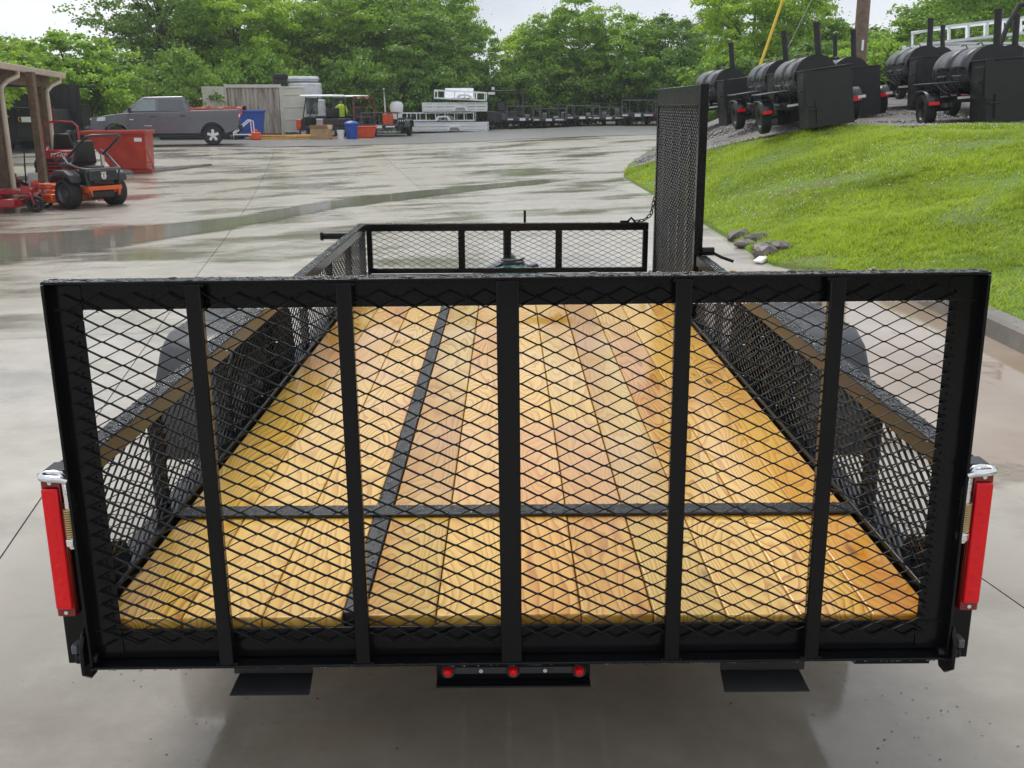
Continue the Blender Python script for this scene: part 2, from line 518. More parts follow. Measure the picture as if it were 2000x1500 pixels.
def mat_concrete(name, c0, c1, wet=True, streak=True):
    mt, t, b, ln = nodes_of(name)
    N = t.nodes.new
    ge = N('ShaderNodeNewGeometry')
    oi = N('ShaderNodeObjectInfo')
    rotm = N('ShaderNodeMapping'); rotm.inputs['Rotation'].default_value = (0, 0, R_(-9)); rotm.inputs['Scale'].default_value = (.62, 1.15, 1)
    ln(ge.outputs['Position'], rotm.inputs['Vector'])
    n0 = N('ShaderNodeTexNoise'); n0.inputs['Scale'].default_value = .55; n0.inputs['Detail'].default_value = 9; n0.inputs['Roughness'].default_value = .6
    ln(rotm.outputs[0], n0.inputs['Vector'])
    nb = N('ShaderNodeTexNoise'); nb.inputs['Scale'].default_value = 3.0; nb.inputs['Detail'].default_value = 9; nb.inputs['Roughness'].default_value = .7
    ln(ge.outputs['Position'], nb.inputs['Vector'])
    cr = N('ShaderNodeValToRGB')
    cr.color_ramp.elements[0].position = .33; cr.color_ramp.elements[0].color = (*c0, 1)
    cr.color_ramp.elements[1].position = .68; cr.color_ramp.elements[1].color = (*c1, 1)
    ln(nb.outputs['Fac'], cr.inputs['Fac'])
    # slab tone
    tv = N('ShaderNodeMath'); tv.operation = 'MULTIPLY_ADD'
    ln(oi.outputs['Random'], tv.inputs[0]); tv.inputs[1].default_value = .2; tv.inputs[2].default_value = .88
    mt_ = N('ShaderNodeMix'); mt_.data_type = 'RGBA'; mt_.blend_type = 'MULTIPLY'; mt_.inputs['Factor'].default_value = 1
    ln(cr.outputs['Color'], mt_.inputs['A']); ln(tv.outputs[0], mt_.inputs['B'])
    gmx = N('ShaderNodeMix'); gmx.data_type = 'RGBA'; gmx.blend_type = 'MULTIPLY'
    ln(oi.outputs['Random'], gmx.inputs['Factor']); ln(mt_.outputs['Result'], gmx.inputs['A']); gmx.inputs['B'].default_value = (.92, .94, .98, 1)
    mt_ = gmx
    # brown stains
    ns = N('ShaderNodeTexNoise'); ns.inputs['Scale'].default_value = .75; ns.inputs['Detail'].default_value = 6; ns.inputs['Roughness'].default_value = .65
    ln(rotm.outputs[0], ns.inputs['Vector'])
    sm = N('ShaderNodeMapRange'); sm.inputs['From Min'].default_value = .53; sm.inputs['From Max'].default_value = .74; sm.inputs['To Max'].default_value = .6
    ln(ns.outputs['Fac'], sm.inputs['Value'])
    ms = N('ShaderNodeMix'); ms.data_type = 'RGBA'
    ln(sm.outputs[0], ms.inputs['Factor']); ln(mt_.outputs['Result'], ms.inputs['A']); ms.inputs['B'].default_value = (.17, .115, .065, 1)
    # wet film: darker and glossier where water stands
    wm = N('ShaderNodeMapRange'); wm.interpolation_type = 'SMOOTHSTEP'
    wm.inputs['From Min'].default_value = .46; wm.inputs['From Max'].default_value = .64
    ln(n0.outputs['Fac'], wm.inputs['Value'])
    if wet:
        # soaked patch round the trailer's rear, its darkening paints the shade underneath too
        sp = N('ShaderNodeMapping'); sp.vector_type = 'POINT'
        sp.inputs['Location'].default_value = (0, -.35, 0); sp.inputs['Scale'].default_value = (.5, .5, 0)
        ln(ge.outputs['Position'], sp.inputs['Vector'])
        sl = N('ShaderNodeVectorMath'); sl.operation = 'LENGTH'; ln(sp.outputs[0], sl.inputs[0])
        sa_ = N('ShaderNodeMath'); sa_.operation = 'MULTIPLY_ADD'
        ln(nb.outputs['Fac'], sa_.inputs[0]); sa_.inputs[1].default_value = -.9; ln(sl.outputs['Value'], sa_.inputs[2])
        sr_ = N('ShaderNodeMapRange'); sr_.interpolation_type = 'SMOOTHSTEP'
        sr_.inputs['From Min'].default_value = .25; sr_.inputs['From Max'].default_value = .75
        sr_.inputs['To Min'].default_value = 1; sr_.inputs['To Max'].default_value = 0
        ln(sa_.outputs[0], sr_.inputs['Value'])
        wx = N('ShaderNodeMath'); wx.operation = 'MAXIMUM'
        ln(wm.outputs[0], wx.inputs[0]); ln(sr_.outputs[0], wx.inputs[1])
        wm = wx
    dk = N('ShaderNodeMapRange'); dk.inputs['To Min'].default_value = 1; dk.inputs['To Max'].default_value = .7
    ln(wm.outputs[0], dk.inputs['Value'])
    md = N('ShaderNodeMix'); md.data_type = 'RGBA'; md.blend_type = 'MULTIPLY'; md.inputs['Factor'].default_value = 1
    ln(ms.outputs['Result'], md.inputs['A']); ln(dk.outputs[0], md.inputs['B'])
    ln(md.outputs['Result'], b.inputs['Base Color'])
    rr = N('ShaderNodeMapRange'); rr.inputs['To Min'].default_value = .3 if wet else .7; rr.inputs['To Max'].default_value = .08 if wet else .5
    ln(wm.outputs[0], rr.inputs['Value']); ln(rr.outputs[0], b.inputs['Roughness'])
    b.inputs['Specular IOR Level'].default_value = .5
    # relief: fine grit, less where the film is thick
    nf = N('ShaderNodeTexNoise'); nf.inputs['Scale'].default_value = 70; nf.inputs['Detail'].default_value = 4
    ln(ge.outputs['Position'], nf.inputs['Vector'])
    br = N('ShaderNodeTexNoise'); br.inputs['Scale'].default_value = 1.0; br.inputs['Detail'].default_value = 2
    bm_ = N('ShaderNodeMapping'); bm_.inputs['Scale'].default_value = (4, 60, 1); bm_.inputs['Rotation'].default_value = (0, 0, R_(-10))
    ln(ge.outputs['Position'], bm_.inputs['Vector']); ln(bm_.outputs[0], br.inputs['Vector'])
    ad = N('ShaderNodeMath'); ad.operation = 'ADD'; ln(nf.outputs['Fac'], ad.inputs[0]); ln(br.outputs['Fac'], ad.inputs[1])
    bs = N('ShaderNodeMapRange'); bs.inputs['To Min'].default_value = .09; bs.inputs['To Max'].default_value = .03
    ln(wm.outputs[0], bs.inputs['Value'])
    bp = N('ShaderNodeBump'); bp.inputs['Distance'].default_value = .004
    ln(bs.outputs[0], bp.inputs['Strength']); ln(ad.outputs[0], bp.inputs['Height']); ln(bp.outputs[0], b.inputs['Normal'])
    return mt
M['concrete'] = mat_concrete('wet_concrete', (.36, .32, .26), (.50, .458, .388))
M['kerb'] = mat_concrete('kerb_concrete', (.19, .17, .145), (.33, .30, .26), wet=False)

def mat_ground(name, cols, scale, rough=.85, bump=.5, bs=30):
    mt, t, b, ln = nodes_of(name)
    N = t.nodes.new
    ge = N('ShaderNodeNewGeometry')
    n0 = N('ShaderNodeTexNoise'); n0.inputs['Scale'].default_value = scale; n0.inputs['Detail'].default_value = 10; n0.inputs['Roughness'].default_value = .7
    ln(ge.outputs['Position'], n0.inputs['Vector'])
    cr = N('ShaderNodeValToRGB')
    k = len(cols)
    e = cr.color_ramp.elements
    e[0].position = .3; e[0].color = (*cols[0], 1)
    e[1].position = .7; e[1].color = (*cols[-1], 1)
    for i in range(1, k-1):
        q = e.new(.3+.4*i/(k-1)); q.color = (*cols[i], 1)
    ln(n0.outputs['Fac'], cr.inputs['Fac']); ln(cr.outputs['Color'], b.inputs['Base Color'])
    b.inputs['Roughness'].default_value = rough
    nf = N('ShaderNodeTexNoise'); nf.inputs['Scale'].default_value = bs; nf.inputs['Detail'].default_value = 5
    ln(ge.outputs['Position'], nf.inputs['Vector'])
    bp = N('ShaderNodeBump'); bp.inputs['Strength'].default_value = bump; bp.inputs['Distance'].default_value = .03
    ln(nf.outputs['Fac'], bp.inputs['Height']); ln(bp.outputs[0], b.inputs['Normal'])
    return mt
M['soil'] = mat_ground('bank_soil', [(.07, .13, .012), (.11, .19, .02), (.13, .12, .045)], 1.3)
M['field'] = mat_ground('back_ground', [(.05, .065, .02), (.085, .075, .045), (.16, .14, .09)], .5)
M['gravel'] = mat_ground('wet_grey_gravel', [(.07, .066, .062), (.135, .128, .12), (.20, .14, .085)], 2.2, .55, .9, 45)
M['pebble'] = mat('gravel_stone', (.2, .19, .18), .5, var=.5, vs=9)
M['asphalt'] = mat_ground('wet_grey_asphalt', [(.13, .13, .135), (.19, .185, .185), (.24, .22, .20)], 1.6, .32, .3, 60)

def mat_puddle():
    mt, t, b, ln = nodes_of('muddy_water')
    N = t.nodes.new
    ge = N('ShaderNodeNewGeometry')
    n0 = N('ShaderNodeTexNoise'); n0.inputs['Scale'].default_value = .9; n0.inputs['Detail'].default_value = 5
    ln(ge.outputs['Position'], n0.inputs['Vector'])
    cr = N('ShaderNodeValToRGB')
    cr.color_ramp.elements[0].position = .35; cr.color_ramp.elements[0].color = (.27, .20, .135, 1)
    cr.color_ramp.elements[1].position = .65; cr.color_ramp.elements[1].color = (.38, .31, .245, 1)
    ln(n0.outputs['Fac'], cr.inputs['Fac']); ln(cr.outputs['Color'], b.inputs['Base Color'])
    b.inputs['Roughness'].default_value = .045
    b.inputs['IOR'].default_value = 1.36
    at = N('ShaderNodeAttribute'); at.attribute_name = 'depth'
    ne = N('ShaderNodeTexNoise'); ne.inputs['Scale'].default_value = 2.6; ne.inputs['Detail'].default_value = 9; ne.inputs['Roughness'].default_value = .65
    ln(ge.outputs['Position'], ne.inputs['Vector'])
    ae = N('ShaderNodeMath'); ae.operation = 'MULTIPLY_ADD'
    ln(ne.outputs['Fac'], ae.inputs[0]); ae.inputs[1].default_value = 1.3; ln(at.outputs['Fac'], ae.inputs[2])
    me_ = N('ShaderNodeMapRange'); me_.interpolation_type = 'SMOOTHSTEP'
    me_.inputs['From Min'].default_value = .85; me_.inputs['From Max'].default_value = 1.25
    ln(ae.outputs[0], me_.inputs['Value'])
    tr_ = N('ShaderNodeBsdfTransparent'); mse = N('ShaderNodeMixShader')
    ln(me_.outputs[0], mse.inputs['Fac']); ln(tr_.outputs[0], mse.inputs[1]); ln(b.outputs[0], mse.inputs[2])
    ln(mse.outputs[0], t.nodes['Material Output'].inputs['Surface'])
    nf = N('ShaderNodeTexNoise'); nf.inputs['Scale'].default_value = 5; nf.inputs['Detail'].default_value = 2
    ln(ge.outputs['Position'], nf.inputs['Vector'])
    bp = N('ShaderNodeBump'); bp.inputs['Strength'].default_value = .1; bp.inputs['Distance'].default_value = .01
    ln(nf.outputs['Fac'], bp.inputs['Height']); ln(bp.outputs[0], b.inputs['Normal'])
    return mt
M['puddle'] = mat_puddle()
def mat_film():
    mt, t, b, ln = nodes_of('rain_film_on_concrete')
    N = t.nodes.new
    ge = N('ShaderNodeNewGeometry')
    at = N('ShaderNodeAttribute'); at.attribute_name = 'depth'
    mp = N('ShaderNodeMapping'); mp.inputs['Scale'].default_value = (.6, 1.3, 1); mp.inputs['Rotation'].default_value = (0, 0, R_(-20))
    ln(ge.outputs['Position'], mp.inputs['Vector'])
    nz = N('ShaderNodeTexNoise'); nz.inputs['Scale'].default_value = 1.7; nz.inputs['Detail'].default_value = 9; nz.inputs['Roughness'].default_value = .65
    ln(mp.outputs[0], nz.inputs['Vector'])
    a = N('ShaderNodeMath'); a.operation = 'MULTIPLY_ADD'
    ln(nz.outputs['Fac'], a.inputs[0]); a.inputs[1].default_value = 1.5; ln(at.outputs['Fac'], a.inputs[2])
    mr = N('ShaderNodeMapRange'); mr.interpolation_type = 'SMOOTHSTEP'
    mr.inputs['From Min'].default_value = 1.12; mr.inputs['From Max'].default_value = 1.55
    ln(a.outputs[0], mr.inputs['Value'])
    b.inputs['Base Color'].default_value = (.235, .22, .185, 1)
    b.inputs['Roughness'].default_value = .07
    tr = N('ShaderNodeBsdfTransparent')
    ms = N('ShaderNodeMixShader')
    ln(mr.outputs[0], ms.inputs['Fac']); ln(tr.outputs[0], ms.inputs[1]); ln(b.outputs[0], ms.inputs[2])
    ln(ms.outputs[0], t.nodes['Material Output'].inputs['Surface'])
    return mt
M['film'] = mat_film()

def mat_leaf(name, dark, light, tr=.42, rough=.38):
    mt, t, b, ln = nodes_of(name)
    N = t.nodes.new
    ge = N('ShaderNodeNewGeometry')
    oi = N('ShaderNodeObjectInfo')
    tcn = N('ShaderNodeTexCoord')
    nz = N('ShaderNodeTexNoise'); nz.inputs['Scale'].default_value = .8; nz.inputs['Detail'].default_value = 3
    ln(tcn.outputs['Object'], nz.inputs['Vector'])
    a = N('ShaderNodeMath'); a.operation = 'MULTIPLY_ADD'
    ln(ge.outputs['Random Per Island'], a.inputs[0]); a.inputs[1].default_value = .45
    ln(nz.outputs['Fac'], a.inputs[2])
    a2 = N('ShaderNodeMath'); a2.operation = 'MULTIPLY_ADD'
    ln(oi.outputs['Random'], a2.inputs[0]); a2.inputs[1].default_value = .3; ln(a.outputs[0], a2.inputs[2])
    mr = N('ShaderNodeMapRange'); mr.inputs['From Min'].default_value = .45; mr.inputs['From Max'].default_value = 1.15
    ln(a2.outputs[0], mr.inputs['Value'])
    mx = N('ShaderNodeMix'); mx.data_type = 'RGBA'
    mx.inputs['A'].default_value = (*dark, 1); mx.inputs['B'].default_value = (*light, 1)
    ln(mr.outputs[0], mx.inputs['Factor'])
    ln(mx.outputs['Result'], b.inputs['Base Color'])
    b.inputs['Roughness'].default_value = rough
    trn = N('ShaderNodeBsdfTranslucent')
    hs = N('ShaderNodeHueSaturation'); hs.inputs['Value'].default_value = 1.5; hs.inputs['Hue'].default_value = .485
    ln(mx.outputs['Result'], hs.inputs['Color']); ln(hs.outputs[0], trn.inputs['Color'])
    ms = N('ShaderNodeMixShader'); ms.inputs['Fac'].default_value = tr
    ln(b.outputs[0], ms.inputs[1]); ln(trn.outputs[0], ms.inputs[2])
    ln(ms.outputs[0], t.nodes['Material Output'].inputs['Surface'])
    return mt
M['leaf'] = mat_leaf('maple_leaves', (.07, .18, .016), (.30, .49, .05), .5)
M['leaf_dark'] = mat_leaf('dark_leaves', (.05, .14, .022), (.21, .36, .045), .45)
M['leaf_yellow'] = mat_leaf('bright_leaves', (.10, .23, .014), (.36, .54, .04), .5)
M['grass'] = mat_leaf('grass_blades', (.085, .155, .014), (.41, .55, .05), .4, .5)
M['clover'] = mat('clover_flower', (.72, .72, .62), .7, var=.1)
M['bark'] = mat('tree_bark', (.06, .047, .036), .85, var=.4, vs=6, bump=.5, bs=20)

# ------------------------------------------------------------------ terrain
def sst(a, b, x):
    t = np.clip((np.asarray(x, dtype=float)-a)/(b-a), 0, 1)
    return t*t*(3-2*t)
XE_Y = [-10, 5, 6.4, 7.2, 7.9, 8.4, 21, 24, 33, 48, 60]
XE_X = [3.45, 3.45, 3.42, 3.3, 2.9, 2.66, 2.55, 3.0, 5.3, 12, 20]
def xe(y):
    return np.interp(y, XE_Y, XE_X)
def lot_z(x, y):
    x = np.asarray(x, dtype=float)
    lo = -9+4*sst(25, 42, y)
    return .034*np.clip(x, lo, 5)*sst(3, 14, y)+.4*sst(18, 38, y)
def bank_ramp(s, y):
    wd = 5.0-2.2*sst(8, 16.5, y)
    t = np.clip(s/wd, 0, 1)
    return .6*(t+t*(1-t)*.35)+.4*t*t*(3-2*t)
def hz(x, y):
    x = np.asarray(x, dtype=float); y = np.asarray(y, dtype=float)
    s = x-xe(y)
    fade = 1-sst(26, 50, y)
    rise = .03+.09*(1-sst(6.8, 8.4, y))+fade*(1.05*bank_ramp(s, y)+.02*np.clip(s-3.3, 0, 12)+.07*np.clip(x-6, 0, 6)*sst(15, 22, y)*(s > 2))
    return lot_z(x, y)+np.where(s > 0, rise, 0)
def H(x, y):
    return float(hz(x, y))
def on(x, y, dz=0):
    return (x, y, H(x, y)+dz)
def grid_mesh(name, X, Y, Z, mt, parent=None, mask=None):
    ny, nx = X.shape
    V = np.stack([X, Y, Z], -1).reshape(-1, 3)
    i = np.arange(ny*nx).reshape(ny, nx)
    F = np.stack([i[:-1, :-1], i[:-1, 1:], i[1:, 1:], i[1:, :-1]], -1).reshape(-1, 4)
    if mask is not None:
        mk = mask[:-1, :-1] & mask[:-1, 1:] & mask[1:, 1:] & mask[1:, :-1]
        F = F[mk.reshape(-1)]
    return npmesh(name, V, F, mt, parent, smooth=True)

# ground to the horizon, just below the paving
gx = np.unique(np.concatenate([np.linspace(-420, -45, 20), np.linspace(-45, 45, 61), np.linspace(45, 420, 20)]))
gy = np.unique(np.concatenate([np.linspace(-60, -8, 8), np.linspace(-8, 90, 66), np.linspace(90, 800, 24)]))
GX, GY = np.meshgrid(gx, gy)
GZ = hz(GX, GY)-.16+np.where(GY > 61, .16, 0)*sst(59, 63, GY)+.012*np.clip(GY-75, 0, 600)
struct(grid_mesh('ground', GX, GY, GZ, M['field']))

# concrete lot: sub-base and slabs with open joints
lx = np.linspace(-34, 9, 44); ly = np.linspace(-7, 40, 48)
LX, LY = np.meshgrid(lx, ly)
lot = struct(grid_mesh('concrete_lot', LX, LY, lot_z(LX, LY)-.05, M['kerb']))
ca, sa = math.cos(R_(10.6)), math.sin(R_(10.6))
US = [-1.85+3.5*k for k in range(-10, 5)]
VS = [-9.4, -4.2]+[4.6+4.7*k for k in range(0, 9)]
for iu in range(len(US)-1):
    for iv in range(len(VS)-1):
        g = .004
        u = np.linspace(US[iu]+g, US[iu+1]-g, 7)+2
        v = np.linspace(VS[iv]+g, VS[iv+1]-g, 8)
        UU, VV = np.meshgrid(u, v)
        X = -2+UU*ca-VV*sa
        Y = 1+UU*sa+VV*ca
        if (X-xe(Y)).min() > .2 or Y.min() > 38.5 or X.max() < -30 or Y.max() < -5:
            continue
        Z = lot_z(X, Y)+random.uniform(-.0015, .0015)
        # skirt down into the joint
        X = np.pad(X, 1, mode='edge'); Y = np.pad(Y, 1, mode='edge'); Z = np.pad(Z, 1, mode='edge')
        Z[0, :] -= .04; Z[-1, :] -= .04; Z[:, 0] -= .04; Z[:, -1] -= .04
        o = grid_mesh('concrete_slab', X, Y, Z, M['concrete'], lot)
        o.data.set_sharp_from_angle(angle=R_(50))
# asphalt at the back of the lot
ax = np.linspace(-45, 34, 60); ay = np.linspace(37.6, 61, 20)
AX, AY = np.meshgrid(ax, ay)
AY = AY+np.where(AY < 38, .35*np.sin(AX*.9)+.2*np.sin(AX*2.3), 0)
struct(grid_mesh('asphalt_yard', AX, AY, lot_z(AX, AY)+.012+.05*np.clip((AY-39)/3, 0, 1)*0, M['asphalt']))

# grass bank and gravel yard to the right
bs_ = np.concatenate([[0.0, .02], np.linspace(.12, 4.2, 42), np.linspace(4.5, 30, 24)])
by = np.linspace(-8, 50, 175)
BS, BY = np.meshgrid(bs_, by)
BX = BS+xe(BY)
BZ = hz(BX+1e-4, BY)
lump = .02*np.sin(BX*2.1+BY*1.3)+.012*np.sin(BX*1.1-BY*2.7)+.012*np.sin(BX*4.3+BY*3.9)
BZ = BZ+lump*sst(.1, .8, BS)
BZ[:, 0] -= .25
struct(grid_mesh('grass_bank', BX, BY, BZ, M['soil']))
GB_X = [2.2, 3.0, 3.4, 4.0, 4.9, 6.6, 7.8, 11, 30]
GB_Y = [22.5, 21.5, 20.8, 18.6, 16.4, 14.7, 14.1, 12.7, 9]
def gravel_y(x):
    return np.interp(x, GB_X, GB_Y)
gx2 = np.linspace(2.4, 30, 110); tt = np.linspace(0, 1, 60)
VX, VT = np.meshgrid(gx2, tt)
VY0 = gravel_y(VX)+.22*np.sin(VX*3.1)+.15*np.sin(VX*7.7)
VY = VY0+(50-VY0)*VT**1.6
lump2 = .02*np.sin(VX*2.1+VY*1.3)+.012*np.sin(VX*1.1-VY*2.7)+.012*np.sin(VX*4.3+VY*3.9)
VZ = hz(VX, VY)+np.clip(lump2, -.02, .1)+.012+.02*sst(0, .04, VT)
struct(grid_mesh('gravel_yard', VX, VY, VZ, M['gravel'], mask=(VX-xe(VY) > .05)))

# kerb swept along the right edge of the drive
ky = np.concatenate([np.linspace(-6, 5, 12), np.linspace(5.4, 7.3, 12)])
KP = [(float(xe(y)), float(y)) for y in ky]
prof = [(-.02, -.1), (-.005, .13), (.02, .155), (.13, .165), (.15, .15), (.16, -.1)]
kb = MB()
V, F = [], []
for i, (x, y) in enumerate(KP):
    x0, y0 = KP[max(0, i-1)]; x1, y1 = KP[min(len(KP)-1, i+1)]
    d = Vector((x1-x0, y1-y0)).normalized()
    nx_, ny_ = d.y, -d.x
    dn = 1 if y < 6.9 else max(.45, 1-(y-6.9)/.8)
    for a, b in prof:
        V.append((x+nx_*a, y+ny_*a, float(lot_z(x, y))+(b*dn if b > 0 else b)))
k = len(prof)
for i in range(len(KP)-1):
    for j in range(k-1):
        F.append((i*k+j, i*k+j+1, (i+1)*k+j+1, (i+1)*k+j))
kb.add(V, F)
struct(kb.build('kerb', M['kerb']))

# muddy puddle along the kerb
pts = [(3.43, -1), (3.42, 5.0), (3.37, 6.5), (3.2, 7.2), (2.85, 7.8), (2.4, 7.9), (1.95, 7.4), (1.7, 6.6), (1.62, 5.2), (1.72, 4.0), (1.6, 3.2), (1.75, 2.6), (2.15, 2.15), (2.6, 1.75), (3.0, .9), (3.25, -.2)]
pm = MB()
pv = []
n = len(pts)
for i in range(n):
    p0, p1, p2, p3 = [pts[(i+q) % n] for q in (-1, 0, 1, 2)]
    for t in (0, .25, .5, .75):
        pv.append(tuple(.5*((2*p1[a])+(-p0[a]+p2[a])*t+(2*p0[a]-5*p1[a]+4*p2[a]-p3[a])*t*t+(-p0[a]+3*p1[a]-3*p2[a]+p3[a])*t**3) for a in (0, 1)))
cxp, cyp = 2.62, 4.9
PV, PF, PA = [], [], []
np_ = len(pv)
for k, (f_, a_) in enumerate(((1.06, 0), (.86, .55), (.62, 1), (.3, 1))):
    for x, y in pv:
        q = (cxp+(x-cxp)*f_, cyp+(y-cyp)*f_)
        q = (min(q[0], float(xe(q[1]))+.02), q[1])
        PV.append((q[0], q[1], float(lot_z(*q))+.005))
        PA.append(1 if x > float(xe(y))-.15 else a_)
for k in range(3):
    for i in range(np_):
        PF.append((k*np_+i, k*np_+(i+1) % np_, (k+1)*np_+(i+1) % np_, (k+1)*np_+i))
PF.append(tuple(range(3*np_, 4*np_)))
po_ = struct(pm.add(PV, PF).build('puddle', M['puddle'], smooth=False))
at = po_.data.attributes.new('depth', 'FLOAT', 'POINT')
at.data.foreach_set('value', PA)
# runoff: a shallow stream of rain water crossing the lot
far_e = [(-12.5, 13.2), (-8.1, 14.2), (-6.84, 14.2), (-5.73, 14.6), (-4.69, 15.4), (-3.8, 17.4), (-2.54, 18.9), (-1.02, 20.2), (.67, 21.1), (2.3, 21.5)]
near_e = [(-9.5, 8.4), (-6.4, 9.6), (-5.6, 10.6), (-4.9, 12.2), (-4.13, 13.4), (-3.38, 15.6), (-2.24, 17.1), (-.92, 18.7), (.61, 19.9), (2.2, 20.9)]
rv, rf = [], []
K_ = 12
for i in range(len(far_e)-1):
    for q in range(K_ if i < len(far_e)-2 else K_+1):
        t = q/K_
        a = Vector(far_e[i]).lerp(Vector(far_e[i+1]), t); b = Vector(near_e[i]).lerp(Vector(near_e[i+1]), t)
        n_ = len(rv)//6
        a, b = a.lerp(b, -.25), b.lerp(a, -.25)
        for k in range(6):
            p = a.lerp(b, k/5)
            rv.append((p.x, p.y, float(lot_z(p.x, p.y))+.0045))
n_ = len(rv)//6
for i in range(n_-1):
    for k in range(5):
        rf.append((i*6+k, i*6+k+1, (i+1)*6+k+1, (i+1)*6+k))
ro = struct(MB().add(rv, rf).build('runoff_water', M['film']))
at = ro.data.attributes.new('depth', 'FLOAT', 'POINT')
at.data.foreach_set('value', [(0, .7, 1, 1, .6, 0)[i % 6]*min(1, (i//6)/10+.2)*min(1, (n_-1-i//6)/14) for i in range(len(rv))])

berm = MB()
bp_ = [(-13.5, 24.9), (-10.9, 26.5), (-9.6, 28.0), (-8.9, 29.4)]
berm.tube([(x, y, H(x, y)+.03) for x, y in bp_], [.1, .11, .1, .03], 8)
struct(berm.build('kerb', M['kerb']))

# ------------------------------------------------------------------ utility trailer
T = thing('utility_trailer', 'black open utility trailer with wooden deck and mesh ramp gate in the foreground', 'trailer')
W_, LEN, ZB, ZT, ZD = 1.02, 4.873, .42, .877, .53
BK = M['black']

def expanded(name, o, u, v, wu, hv, parent, mt=None, LW=.0715, SW=.033, t=.0024, dp=.0042, node_drops=None):
    """expanded metal sheet: rows of twisted strands joined at flat bonds"""
    o, u, v = np.array(o, float), np.array(u, float), np.array(v, float)
    nrm = np.cross(u, v)
    nu, nv = int(wu/LW*2), int(hv/SW*2)
    e = .06*LW/2
    segs = []
    bonds = []
    for j in range(nv+1):
        for i in range(nu+1):
            if (i+j) % 2:
                continue
            a, b = i*LW/2, j*SW/2
            bonds.append((a, b))
            for si in (-1, 1):
                if 0 <= i+si <= nu and j+1 <= nv:
                    segs.append((a+si*e, b, a+si*(LW/2-e), b+SW/2))
    S = np.array(segs)
    def warp(a, b):
        return a+.0016*np.sin(9*a+17*b)+.0008*np.sin(31*a-23*b), b+.0011*np.sin(13*a-8*b)+.0006*np.sin(41*a+29*b)
    S[:, 0], S[:, 1] = warp(S[:, 0], S[:, 1]); S[:, 2], S[:, 3] = warp(S[:, 2], S[:, 3])
    d = np.stack([S[:, 2]-S[:, 0], S[:, 3]-S[:, 1]], 1)
    d /= np.linalg.norm(d, axis=1)[:, None]
    q = np.stack([-d[:, 1], d[:, 0]], 1)*t/2
    P = []
    tilt = .35*dp
    for (ea, eb) in ((0, 1), (2, 3)):
        for sa_, sb_ in ((-1, -1), (1, -1), (1, 1), (-1, 1)):
            uv = np.stack([S[:, ea]+sa_*q[:, 0], S[:, eb]+sa_*q[:, 1]], 1)
            dep = sb_*dp/2+sa_*tilt
            P.append(o+uv[:, :1]*u+uv[:, 1:]*v+dep*nrm)
    P = np.stack(P, 1)
    base = np.arange(len(S))[:, None]*8
    fa = np.array([(0, 1, 5, 4), (1, 2, 6, 5), (2, 3, 7, 6), (3, 0, 4, 7)])
    F1 = (base[:, :, None]+fa[None]).reshape(-1, 4)
    B = np.array(bonds)
    B[:, 0], B[:, 1] = warp(B[:, 0], B[:, 1])
    Pb = []
    for sv in (-1, 1):
        for sa_, sb_ in ((-1, -1), (1, -1), (1, 1), (-1, 1)):
            Pb.append(o+(B[:, :1]+sa_*e*1.15)*u+(B[:, 1:]+sv*t*.62)*v+(sb_*dp*.6)*nrm)
    Pb = np.stack(Pb, 1)
    fb = np.array([(0, 3, 2, 1), (4, 5, 6, 7), (0, 1, 5, 4), (1, 2, 6, 5), (2, 3, 7, 6), (3, 0, 4, 7)])
    F2 = (np.arange(len(B))[:, None, None]*8+fb[None]).reshape(-1, 4)+P.size//3
    ob = npmesh(name, np.concatenate([P.reshape(-1, 3), Pb.reshape(-1, 3)]), np.concatenate([F1, F2]), mt or BK, parent)
    if node_drops is not None:
        for a, b in bonds:
            node_drops.append(o+a*u+b*v)
    return ob

# low-poly rain drop
_dv, _df = [], []
for k, (r, z) in enumerate(((1, 0), (.93, .3), (.62, .55))):
    for j in range(8):
        a = 2*math.pi*(j+.5*k)/8
        _dv.append((r*math.cos(a), r*math.sin(a), z))
_dv.append((0, 0, .66))
for k in range(2):
    for j in range(8):
        _df.append((k*8+j, k*8+(j+1) % 8, (k+1)*8+(j+1) % 8)); _df.append((k*8+j, (k+1)*8+(j+1) % 8, (k+1)*8+j))
for j in range(8):
    _df.append((16+j, 16+(j+1) % 8, 24))
_dv, _df = np.array(_dv), np.array(_df)
def drops(name, P, rad, parent, N=None, flat=.8):
    """beads of rain resting on a surface; P centres, rad radii, N surface normals"""
    P = np.asarray(P, float); n = len(P)
    sx = rad*rng.uniform(.8, 1.35, n); sy = rad*rng.uniform(.8, 1.25, n); szz = rad*flat*rng.uniform(.7, 1.1, n)
    if N is None:
        N = np.tile((0., 0, 1), (n, 1))
    N = N/np.linalg.norm(N, axis=1)[:, None]
    A = np.cross(N, np.tile((0.13, .9, .31), (n, 1))); A /= np.linalg.norm(A, axis=1)[:, None]
    B = np.cross(N, A)
    V = P[:, None]+_dv[None, :, :1]*(sx[:, None, None]*A[:, None])+_dv[None, :, 1:2]*(sy[:, None, None]*B[:, None])+_dv[None, :, 2:]*(szz[:, None, None]*N[:, None])
    F = (np.arange(n)[:, None, None]*len(_dv)+_df[None]).reshape(-1, 3)
    return stuff(npmesh(name, V.reshape(-1, 3), F, M['water'], parent, smooth=True))
